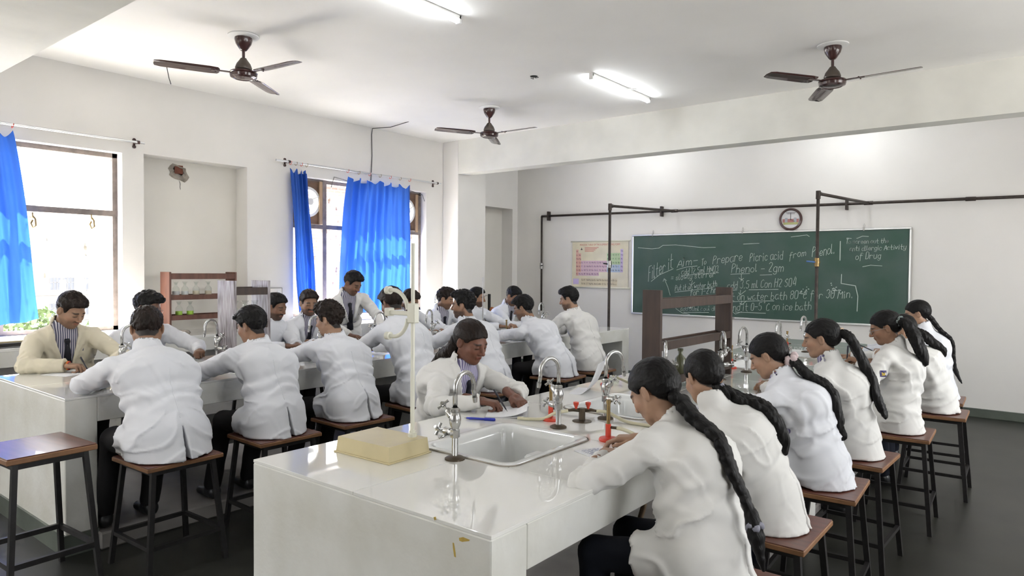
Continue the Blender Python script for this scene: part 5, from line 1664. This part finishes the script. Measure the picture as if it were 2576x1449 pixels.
    for i, (E_, Wp, side) in enumerate(((EL, WL, 1), (ER, WR, -1))):
        ad = nrm(Wp-E_)
        hd = nrm(dirl(hdir[i])) if hdir[i] is not None else nrm(ad*V3(1, 1, .15))
        bk = V3(0, 0, 1); bk = nrm(bk-hd*float(bk@hd))
        if palm[i]:
            t_ = math.radians(palm[i]); bk = nrm(bk*math.cos(t_)+np.cross(hd, bk)*math.sin(t_))
        xx = np.cross(hd, bk)
        Rm = np.stack([xx, hd, bk], 1)
        sc_ = .90*size if fem else 1.0*size
        hf_ = lambda p, Rm=Rm, Wp=Wp, side=side, i=i: hand_sdf(((p-Wp)@Rm)/np.float32(sc_), pose[i], side)*sc_
        cen = Wp+hd*.06
        vs, fs = surface(hf_, cen-.17, cen+.15, .0042 if near else .006)
        c = np.tile(base*V3(.92, .90, .88), (len(vs), 1))*(1+.2*noise(vs.astype(np.float32), 50)[:, None])
        parts.append((vs, fs, c))
    core = lambda p: np.minimum(torso(p, -.02), np.minimum(arm(p, SL, EL, WL, .045, .036, .026), arm(p, SR, ER, WR, .045, .036, .026)))
    vs, fs = surface(core, pts.min(0)-.2, pts.max(0)+.15, .035)
    parts.append((vs, fs, np.tile(base, (len(vs), 1))))
    n = 0; VS, FS, CC = [], [], []
    for vs, fs, c in parts: VS.append(vs); FS.append(fs+n); CC.append(c); n += len(vs)
    mesh_obj('body', np.concatenate(VS), np.concatenate(FS), M['skin'], root, np.clip(np.concatenate(CC), 0, 1))
    # ---- hair
    if fem: hfn = lambda p: hair_women(toh(p), seed)*hs
    else: hfn = lambda p: hair_men(toh(p), hair, seed)*hs
    vs, fs = surface(hfn, Hc-.17, Hc+.17, .0045 if near else .0065)
    hair_o = mesh_obj('hair', vs, fs, M[hairm], root)
    if tail:
        tl = [np.asarray(loc(q), np.float32) for q in tail['pts']]
        P = [tl[0]]
        for i in range(len(tl)-1):
            p0, p1, p2, p3 = tl[max(i-1, 0)], tl[i], tl[i+1], tl[min(i+2, len(tl)-1)]
            for k in range(1, 9):
                t = k/8; P.append(.5*((2*p1)+(p2-p0)*t+(2*p0-5*p1+4*p2-p3)*t*t+(3*p1-p0-3*p2+p3)*t**3))
        P = np.array(P, np.float32); rr = np.interp(np.linspace(0, 1, len(P)), np.linspace(0, 1, len(tail['r'])), tail['r'])
        for _ in range(14):
            dv = coat_f(P); e_ = np.float32(.004)
            gd = np.stack([coat_f(P+V3(e_, 0, 0))-dv, coat_f(P+V3(0, e_, 0))-dv, coat_f(P+V3(0, 0, e_))-dv], 1)
            gd /= np.maximum(np.linalg.norm(gd, axis=1, keepdims=True), 1e-6)
            P = P+gd*(np.clip(rr*.45-dv, 0, .03)*.7)[:, None].astype(np.float32)
            P[1:-1] = P[1:-1]*.6+(P[:-2]+P[2:])*.2
        cum = np.concatenate([[0], np.cumsum(np.linalg.norm(np.diff(P, axis=0), axis=1))]); tot = cum[-1]
        if tail['kind'] == 'braid':
            cut = tail.get('cut', .72)
            nl = int(tot*cut/.024)
            lob = []
            side = X
            for k in range(nl):
                s0 = cum.max()*cut*k/nl; c0 = np.array([np.interp(s0, cum, P[:, j]) for j in range(3)], np.float32); c1 = np.array([np.interp(s0+.045, cum, P[:, j]) for j in range(3)], np.float32)
                r = float(np.interp(s0, cum, rr)); sd = 1 if k % 2 else -1
                lob.append((c0+side*sd*r*.50, c1-side*sd*r*.22, r*.62, r*.60))
            sc0 = tot*cut
            end = [np.array([np.interp(sc0+(tot-sc0)*t, cum, P[:, j]) for j in range(3)], np.float32) for t in np.linspace(0, 1, 6)]
            def tf(p):
                d = np.full(len(p), 1., np.float32)
                for a, b, r1, r2 in lob: d = smin(d, seg(p, a, b, r1, r2), .006)
                er_ = np.interp(np.linspace(cut, 1, 6), np.linspace(0, 1, len(tail['r'])), tail['r'])
                for k in range(5): d = smin(d, seg(p, end[k], end[k+1], er_[k], er_[k+1]), .01)
                return d-.004*noise(p*V3(2, 2, .5), 90)
        else:
            def tf(p):
                d = np.full(len(p), 1., np.float32)
                for k in range(len(P)-1): d = smin(d, eseg(p, P[k], P[k+1], X, rr[k]*1.25, rr[k]*.8, rr[k+1]*1.25, rr[k+1]*.8), .012)
                return d-.014*noise((p+off)*V3(2.4, 1.2, .30), 45)-.006*noise((p+off)*V3(2.6, 1.6, .25), 120)
        vs, fs = surface(tf, P.min(0)-.08, P.max(0)+.08, .0055)
        mesh_obj(tail.get('name', 'ponytail'), vs, fs, M[hairm], hair_o)
    if scr:
        q = loc(scr[0]); mb = MB()
        D = nrm(loc(scr[1])-q)
        U_ = Vector(D).orthogonal().normalized(); V_ = Vector(D).cross(U_)
        A = []
        n_ = 26
        for k in range(n_):
            a = 2*math.pi*k/n_; r = scr[2]*(1+.10*math.sin(5*a))
            A.append(Vector(q)+(U_*math.cos(a)+V_*math.sin(a))*r+Vector(D)*.006*math.sin(4*a))
        mb.tube(A, [scr[3]*(1+.25*math.sin(7*2*math.pi*k/n_)) for k in range(n_)], 10, closed=True)
        mb.build('hair_tie', scr[4], hair_o, smooth=True)
    if glasses:
        mb = MB()
        tl_ = lambda a: Vector(Hc+HR@(np.asarray(a, np.float32)*hs))
        for sd in (-1, 1):
            mb.tube([tl_((sd*.034+.024*math.cos(t), .106-.10*abs(sd*.034+.024*math.cos(t))**1.2, -.004+.019*math.sin(t))) for t in np.linspace(0, 2*math.pi, 20, endpoint=False)], .0014, 6, closed=True)
            mb.tube([tl_((sd*.058, .100, .002)), tl_((sd*.078, .04, .002)), tl_((sd*.080, -.012, -.002))], .0014, 6)
        mb.tube([tl_((-.011, .106, .002)), tl_((0, .110, .005)), tl_((.011, .106, .002))], .0014, 6)
        mb.build('spectacles', M['steel'], root, smooth=True)
    # ---- trousers and shoes
    if legs:
        def tr(p):
            d = eseg(p, P0+V3(0, 0, .04), V3(0, 0, hipz-.03), X, .165*w, .115*w, .175*w, .14*w)
            for hp, kn, an in legsP:
                d = smin(d, seg(p, hp, kn, .088*w, .064*w), .03); d = smin(d, seg(p, kn, an, .063*w, .056), .02)
            d = d-.006*noise(p+off, 14)
            if not stand: d = np.maximum(d, np.where((p[:, 1] < .19) & (p[:, 2] < seat_z+.1), seat_z+.0025-p[:, 2], -1))
            return d
        q = np.array([v for t in legsP for v in t]+[P0])
        vs, fs = surface(tr, q.min(0)-.18, q.max(0)+.15, .018)
        mesh_obj('trousers', vs, fs, M[trousers], root)
        for hp, kn, an in legsP:
            fz = an[2]-.10
            def shoe(p):
                d = seg(p, an+V3(0, -.01, -.045), an+V3(0, .03, -.04), .042, .042)
                d = smin(d, eseg(p, an+V3(0, -.02, -.06), an+V3(0, .145, -.068), X, .037, .040, .040, .030), .02)
                return np.maximum(d, fz+.002-p[:, 2])
            vs, fs = surface(shoe, an-V3(.08, .1, .11), an+V3(.08, .22, .03), .013)
            mesh_obj('shoe', vs, fs, M['shoe'], root)
    if seam:
        zs = np.linspace(hz+(vent if vent else .01), float(N[2])-.035, 26).astype(np.float32)
        o_ = np.stack([np.full(26, .004), np.full(26, -.8), zs], 1).astype(np.float32)
        live = np.ones(26, bool)
        for _ in range(70):
            dv = coat_f(o_); live = dv > .0008
            o_[live, 1] += np.minimum(dv[live]*.7, .05)
        MB().tube([Vector([float(c) for c in q]) for q in o_], .0022, 6).build('back_seam', M[coat], coat_o, smooth=True)
    def cast(pxs):
        # first points of the coat on the lines of sight through some pixels, in local coordinates
        D = np.stack([nrm(dirl(fw+rt*((x-W_PX/2)/F_PX)-upv*((y-H_PX/2)/F_PX))) for x, y in pxs]).astype(np.float32)
        o = loc(CAM).astype(np.float32); t = np.full(len(D), 1.0, np.float32); hit = np.zeros(len(D), bool)
        for _ in range(90):
            v = coat_f(o+D*t[:, None]); hit |= v < .001
            t += np.where(hit, 0, np.maximum(v*.7, .002)).astype(np.float32)
        return [Vector([float(c) for c in q]) if h_ else None for q, h_ in zip(o+D*(t-.0025)[:, None], hit)]
    return dict(cast=cast, coat=coat_o, root=root, N=N, L=L, WL=WL, WR=WR, EL=EL, ER=ER, Hc=Hc)
# ---------------------------------------------------------------- who sits where
DK, MD, LT = (.20, .105, .065), (.28, .155, .095), (.36, .215, .14)
st_l = {}
def sit(key, label, stool_label, seat, stool_rz=0.0, **k):
    stool(seat[0], seat[1], stool_rz, stool_label)
    return person(label, seat, **k)
BB = 'young men on the aisle side of the far table'
NEAR = 'near'
def brow(nr, key, label, y, head, look, sl, w=2.76, e=3.08, **k):
    k.setdefault('hl', (w, y-.10, .945)); k.setdefault('el', (e, y-.34, .90)); k.setdefault('hr', (w, y+.14, .945)); k.setdefault('er', (e, y+.36, .90))
    k.setdefault('feet', ((3.02, y-.13, .20), (3.02, y+.13, .20)))
    return sit(key, label, sl, (3.55, y), rnd.uniform(-.08, .08), face=(-1, 0), head=head, look=look, group=BB, vent=.22, near=bool(nr), seam=True, seed=int(y*10), **k)
P = {}
P['B1'] = brow(NEAR, 'B1', 'student nearest on the far table, broad white-coated back towards us, head bowed', 1.81, (3.17, 1.865, 1.278), (-.9, .40, -.55), 'stool under the broad nearest white-coated back', fat=1.10, size=1.03,
     hl=(2.83, 1.76, .945), el=(3.05, 1.45, .95), hr=(2.76, 2.02, .945), er=(3.05, 2.2, .93), hair='flat', hairm='hair_brown', skin=MD)
P['B2'] = brow(NEAR, 'B2', 'student with swept fringe turning his head, second back along the far table', 2.48, (3.20, 2.53, 1.262), (-.92, -.30, -.28), 'second stool along the aisle side of the far table', hair='side', skin=MD, el=(3.08, 2.16, .95), hl=(2.82, 2.42, .945), size=.98)
P['B3'] = brow(NEAR, 'B3', 'student with wavy brown-black hair in profile, third back along the far table', 3.10, (3.20, 3.16, 1.27), (-.93, -.36, -.18), 'third stool along the aisle side of the far table', hair='curly', hairm='hair_brown', skin=LT, el=(2.98, 2.80, .93), hl=(2.74, 3.02, .945))
P['B4'] = brow(None, 'B4', 'student behind the cream stand clamp, spiky hair, face turned away', 3.78, (3.20, 3.77, 1.372), (-.93, .12, -.42), 'stool behind the cream stand rod', hair='side', hairm='hair_brown', skin=DK, beard=.3, el=(3.15, 3.45, .92))
P['B5'] = brow(None, 'B5', 'bearded student with thick curly hair in sharp profile behind the seated woman', 4.62, (3.20, 4.63, 1.325), (-.90, -.46, -.06), 'stool of the curly haired bearded student', hair='curly', skin=MD, beard=.95, el=(3.15, 4.24, .92), hl=(2.78, 4.42, .945))
P['B6'] = brow(None, 'B6', 'spectacled student with glossy black hair bent low over the far table', 5.65, (3.17, 5.57, 1.262), (-.94, -.26, -.30), 'stool of the spectacled student bending low', hair='side', skin=MD, beard=.6, glasses=True, el=(3.0, 5.28, .93), hl=(2.66, 5.66, .95), pose=('grip', 'rest'), twist=-.05)
P['B7'] = brow(None, 'B7', 'bearded student seated last on the aisle side, nearest the chalkboard', 6.24, (3.22, 6.33, 1.335), (-.93, -.30, -.22), 'last stool on the aisle side of the far table', hair='quiff', skin=LT, beard=.8, el=(3.2, 5.9, .9), hl=(2.86, 6.12, .945), coat='coat2')

FF = 'young men on the window side of the far table'
def frow(nr, key, label, y, head, look, sl, x=1.42, **k):
    k.setdefault('hr', (2.0, y-.10, .945)); k.setdefault('er', (1.72, y-.36, .88)); k.setdefault('hl', (2.0, y+.12, .945)); k.setdefault('el', (1.72, y+.36, .88))
    k.setdefault('shirt', 'shirt'); k.setdefault('tie', True); k.setdefault('group', FF)
    return sit(key, label, sl, (x, y), rnd.uniform(-.08, .08), face=(1, 0), head=head, look=look, seed=int(y*13), foot_z=.0, near=bool(nr), **k)
P['F1'] = frow(NEAR, 'F1', 'heavy set young man in a cream blazer, striped shirt and dark tie, writing', 1.98, (1.66, 1.975, 1.322), (.86, .36, -.50), 'stool of the man in the cream blazer', coat='blazer', fat=1.18, size=1.03, hair='quiff', hairm='hair_brown', skin=LT, beard=.35,
     hr=(1.98, 1.84, .95), er=(1.70, 1.52, .95), hl=(2.02, 2.12, .95), el=(1.70, 2.42, .95), pose=('rest', 'write'), fine=.0038, hdir=(None, (.75, .65, -.05)), lapel=True)
P['F2'] = frow(None, 'F2', 'spectacled student half hidden behind the nearest white back', 2.56, (1.62, 2.545, 1.315), (.80, .56, -.30), 'stool behind the nearest white back, window side', hair='curly', skin=DK, glasses=True, hl=(1.97, 2.80, .965), el=(1.70, 2.98, .95), pose=('fist', 'rest'), tie=False)
P['F3'] = frow(None, 'F3', 'dark bearded student peering past the grey rack', 3.70, (1.60, 3.735, 1.28), (.93, .33, -.30), 'stool behind the grey rack, window side', hair='short', skin=DK, beard=.9, tie=False, shirt=None, hl=(2.0, 3.70, .945), el=(1.78, 3.84, .9))
P['F4'] = frow(None, 'F4', 'bearded student with side-swept hair facing us below the narrow curtain', 4.08, (1.62, 4.09, 1.305), (.90, -.30, -.18), 'stool below the narrow curtain', hair='side', hairm='hair_brown', skin=MD, beard=.85, hr=(1.99, 3.90, .955), er=(1.74, 3.86, .88))
P['S'] = person('moustached student standing and leaning before the wide blue curtain', (1.18, 4.86), face=(1, -.15), head=(1.50, 4.725, 1.492), look=(.86, .20, -.48), stand=True, seat_z=.92, hl=(1.90, 4.80, 1.03), el=(1.72, 5.05, 1.1), hr=(1.75, 4.50, .96), er=(1.4, 4.35, 1.1),
     hair='quiff', skin=DK, beard=.45, shirt='shirt', tie=True, group=FF, seed=5, coat='coat2', bulge=.02, pose=('grip', 'rest'))
P['F5'] = frow(None, 'F5', 'bearded student behind the cream rod looking down at his hands', 5.52, (1.60, 5.47, 1.29), (.85, .28, -.52), 'stool below the wide blue curtain', hair='short', hairm='hair_brown', skin=MD, beard=.8, hr=(1.94, 5.46, .955), hl=(1.98, 5.60, .955), pose=('grip', 'grip'), tie=False, shirt='shirt')
P['F6'] = frow(None, 'F6', 'student with tousled hair and open lapels behind the curly haired man', 6.10, (1.58, 6.07, 1.29), (.85, .48, -.30), 'stool of the student with open lapels', x=1.40, hair='curly', hairm='hair_brown', skin=MD, beard=.5)
P['F7'] = frow(None, 'F7', 'bearded student mostly hidden behind the curly haired man, before the pillar', 6.72, (1.55, 6.69, 1.29), (.90, .42, -.15), 'stool before the pillar on the window side', x=1.40, hair='short', skin=MD, beard=.95, tie=False, shirt=None)
P['F8'] = frow(None, 'F8', 'student bowing his head at the far end, below the wall recess', 7.28, (1.66, 7.30, 1.294), (.88, .02, -.50), 'stool at the far end of the window side', x=1.45, hair='quiff', skin=MD, beard=.5)

P['W'] = sit('W', 'woman in white coat and dark tie writing at the near table, facing us', 'stool of the woman writing at the near table', (4.56, 2.98), .05, face=(1, -.08), head=(4.80, 2.95, 1.236), look=(.95, -.02, -.36), fem=True, near=True, size=1.05, fat=1.18, skin=(.175, .075, .048), hairm='hair_brown',
     hr=(5.07, 2.74, .955), er=(4.76, 2.56, .93), hl=(5.14, 2.93, .955), el=(4.92, 3.30, .93), pose=('grip', 'write'), hdir=((.85, -.35, -.2), (.9, .35, -.1)), shirt='shirt_w', tie=True, fine=.0036, cres=.0075, coat='coat2', seed=21, group='people at the near table',
     tail=dict(kind='loose', name='loose_hair', pts=[(4.715, 2.975, 1.26), (4.66, 2.99, 1.18), (4.57, 3.01, 1.09), (4.46, 3.03, .98), (4.42, 3.04, .86), (4.42, 3.04, .76)], r=[.055, .060, .055, .045, .032, .012]))

GG = 'girls along the near table'
def girl(nr, key, label, seat, head, look, sl, **k):
    x, y = seat
    k.setdefault('hl', (6.06, y-.08, .945)); k.setdefault('el', (6.22, y-.40, .93)); k.setdefault('hr', (6.04, y+.12, .945)); k.setdefault('er', (6.26, y+.36, .90))
    k.setdefault('skin', LT); k.setdefault('size', .96); k.setdefault('trousers', 'navy'); k.setdefault('knee', .36)
    return sit(key, label, sl, seat, rnd.uniform(-.06, .06), face=(-1, 0), head=head, look=look, fem=True, group=GG, near=bool(nr), coat=k.pop('coat', 'coat2'), **k)
hb = mat('grey_hair_tie', (.25, .25, .30), .7); hp_ = mat('pink_scrunchie', (.62, .50, .50), .8); hc_ = mat('cream_hair_tie', (.55, .42, .30), .7); hg = mat('sheer_grey_scrunchie', (.20, .24, .23), .6)
P['G1'] = girl(NEAR, 'G1', 'girl nearest us with one long thick braid down her white coat', (6.52, 2.22), (6.27, 2.33, 1.203), (-.90, .14, -.62), 'stool under the girl with the thick braid', fine=.0036, cres=.0075, seed=31, size=1.0, vent=.16, hl=(6.10, 2.26, .945), el=(6.20, 1.94, .90), hr=(6.085, 2.535, .958), er=(6.36, 2.62, .90), pose=('rest', 'rest'), hdir=(None, (-.93, -.36, -.10)), bulge=.055,
     tail=dict(kind='braid', name='braid', pts=[(6.375, 2.30, 1.20), (6.455, 2.27, 1.135), (6.555, 2.235, 1.05), (6.635, 2.22, .95), (6.680, 2.215, .86), (6.70, 2.21, .78), (6.725, 2.20, .70)], r=[.040, .036, .031, .026, .021, .026, .007], cut=.74), scr=((6.690, 2.213, .83), (6.70, 2.21, .78), .020, .010, hb))
P['G2'] = girl(NEAR, 'G2', 'girl with a loose low ponytail, second along the near table', (6.51, 2.91), (6.25, 2.83, 1.195), (-.82, .55, -.52), 'stool of the girl with the loose low ponytail', seed=32, cres=.008, vent=.2, seam=True, el=(6.26, 2.66, .88), hem=-.0, bulge=.05,
     tail=dict(kind='tail', pts=[(6.315, 2.80, 1.165), (6.37, 2.83, 1.13), (6.45, 2.87, 1.06), (6.53, 2.89, .97), (6.57, 2.90, .89)], r=[.018, .025, .029, .025, .008]), scr=((6.33, 2.81, 1.155), (6.37, 2.83, 1.13), .022, .006, hb))
P['G3'] = girl(NEAR, 'G3', 'girl with a pale scrunchie and long sleek ponytail', (6.52, 3.64), (6.26, 3.64, 1.213), (-.94, -.04, -.50), 'stool of the girl with the pale scrunchie', seed=33, cres=.008, coat='coat', shirt='shirt_w', fine=.0038, bulge=.055,
     tail=dict(kind='tail', pts=[(6.365, 3.645, 1.215), (6.415, 3.65, 1.17), (6.49, 3.655, 1.08), (6.56, 3.655, .96), (6.60, 3.655, .83)], r=[.018, .024, .023, .021, .009]), scr=((6.375, 3.645, 1.205), (6.42, 3.65, 1.16), .024, .017, hp_))
P['G4'] = girl(NEAR, 'G4', 'girl with a high tied ponytail, sitting upright in profile', (6.53, 4.33), (6.36, 4.27, 1.264), (-.97, -.10, -.20), 'stool of the girl with the high tied ponytail', seed=34, cres=.008, shirt='shirt_w', fine=.0038,
     tail=dict(kind='tail', pts=[(6.45, 4.285, 1.305), (6.50, 4.29, 1.29), (6.555, 4.30, 1.19), (6.615, 4.305, 1.05), (6.665, 4.305, .92), (6.70, 4.305, .84)], r=[.017, .026, .029, .027, .023, .009]), scr=((6.46, 4.286, 1.304), (6.50, 4.29, 1.29), .020, .008, hc_))
P['G5'] = girl(NEAR, 'G5', 'spectacled girl holding her pen up, full dark ponytail in a sheer scrunchie', (6.62, 5.19), (6.52, 5.25, 1.278), (-.93, -.22, -.36), 'stool of the spectacled girl', seed=35, glasses=True, skin=MD, hl=(6.40, 5.10, 1.05), el=(6.66, 4.86, .86), hr=(6.42, 5.33, 1.03), er=(6.6, 5.5, .85), pose=('write', 'rest'), hdir=((-.9, .2, .2), (-.9, -.3, .1)), fine=.004, hairm='hair',
     tail=dict(kind='tail', pts=[(6.60, 5.235, 1.325), (6.655, 5.225, 1.315), (6.705, 5.22, 1.22), (6.745, 5.22, 1.13), (6.77, 5.22, 1.05)], r=[.02, .036, .044, .040, .014]), scr=((6.61, 5.235, 1.325), (6.65, 5.225, 1.315), .024, .012, hg))
P['G6'] = girl(None, 'G6', 'girl hidden behind the spectacled girl, only coat and hair tip showing', (6.73, 6.11), (6.50, 6.02, 1.215), (-.97, -.05, -.35), 'stool of the hidden girl before the last one', seed=36, hl=(6.36, 5.92, 1.04), el=(6.6, 5.75, .88), pose=('write', 'rest'),
     tail=dict(kind='tail', pts=[(6.58, 6.03, 1.215), (6.65, 6.04, 1.18), (6.72, 6.06, 1.10), (6.77, 6.08, 1.02)], r=[.022, .036, .036, .012]))
P['G7'] = girl(None, 'G7', 'girl farthest along with a thin braid, against the bare wall', (6.65, 6.78), (6.50, 6.73, 1.305), (-.96, -.16, -.25), 'stool farthest along under the girl with the thin braid', seed=37, coat='coat',
     tail=dict(kind='braid', name='braid', pts=[(6.585, 6.75, 1.29), (6.64, 6.76, 1.21), (6.70, 6.77, 1.08), (6.75, 6.775, .95), (6.79, 6.78, .82), (6.83, 6.78, .74)], r=[.036, .030, .026, .022, .018, .006], cut=.82))
def wpt(k, v): return P[k]['root'].matrix_basis @ Vector([float(q) for q in v])
for k, q in P.items(): print('PERSON', k, 'L %.2f' % q['L'], 'N', np.round(q['N'], 2), 'W', np.round(q['WL'], 2), np.round(q['WR'], 2))
# things held in hands
dk = mat('dark_pen', (.02, .02, .03), .4)
h = wpt('F1', P['F1']['WR'])+Vector((.09, .075, 0)); pen(h+Vector((.03, .02, -.045)), h+Vector((-.035, -.01, .06)), dk, 'dark pen in the hand of the man in the cream blazer')
h = wpt('W', P['W']['WR'])+Vector((.10, .03, 0)); pen(h+Vector((.03, .02, -.045)), h+Vector((-.03, -.02, .07)), dk, 'pen held in the writing hand of the woman facing us')
h = wpt('G5', P['G5']['WL'])+Vector((-.08, .02, .01)); pen(h+Vector((-.01, .01, -.05)), h+Vector((.0, .0, .09)), dk, 'dark pen held upright by the spectacled girl')
h = wpt('G6', P['G6']['WL'])+Vector((-.08, .0, .02)); pen(h+Vector((.05, .0, -.02)), h+Vector((-.10, -.04, .05)), dk, 'dark pen pointing sideways in the hidden girl\'s hand')
# red and gold thread on the wrist of the man in the blazer
w = wpt('F1', P['F1']['WR']); e = wpt('F1', P['F1']['ER']); d = (w-e).normalized()
br = empty('wrist_thread', w); tag(br, 'orange and red thread bracelet on the wrist above the white sheet', 'bracelet')
for i, (m_, o_) in enumerate(((mat('orange_thread', (.75, .30, .03), .7), .004), (mat('red_thread', (.55, .05, .03), .7), .012))):
    U_ = d.orthogonal().normalized(); V_ = d.cross(U_)
    MB().tube([d*o_+(U_*math.cos(t)+V_*math.sin(t))*.0285 for t in np.linspace(0, 2*math.pi, 22, endpoint=False)], .0042, 8, closed=True).build('thread', m_, br, smooth=True)

def emblem(k, name, quads, cols):
    """printed or stitched badge lying on the coat cloth"""
    for (x0, y0, x1, y1), m_ in zip(quads, cols):
        vs = P[k]['cast']([(x0+(x1-x0)*i/3, y0+(y1-y0)*j/3) for j in range(4) for i in range(4)])
        if any(v is None for v in vs): continue
        b = sum(((v-vs[5]).length > .05) for v in vs)
        if b > 4: continue
        MB().add(vs, [(j*4+i, j*4+i+1, j*4+i+5, j*4+i+4) for i in range(3) for j in range(3)]).build(name, m_, P[k]['coat'])
mr = mat('maroon_thread', (.20, .015, .03), .7); my = mat('yellow_thread', (.55, .40, .05), .7); mp2 = mat('violet_thread', (.06, .05, .16), .7)
emblem('G1', 'badge', [(1632, 1192, 1638, 1212), (1631, 1215, 1640, 1228)], [mp2, mr])
emblem('G5', 'badge', [(2214, 932, 2230, 948), (2218, 937, 2227, 945)], [mp2, my])
emblem('G3', 'badge', [(1966, 1062, 1972, 1076)], [mp2])
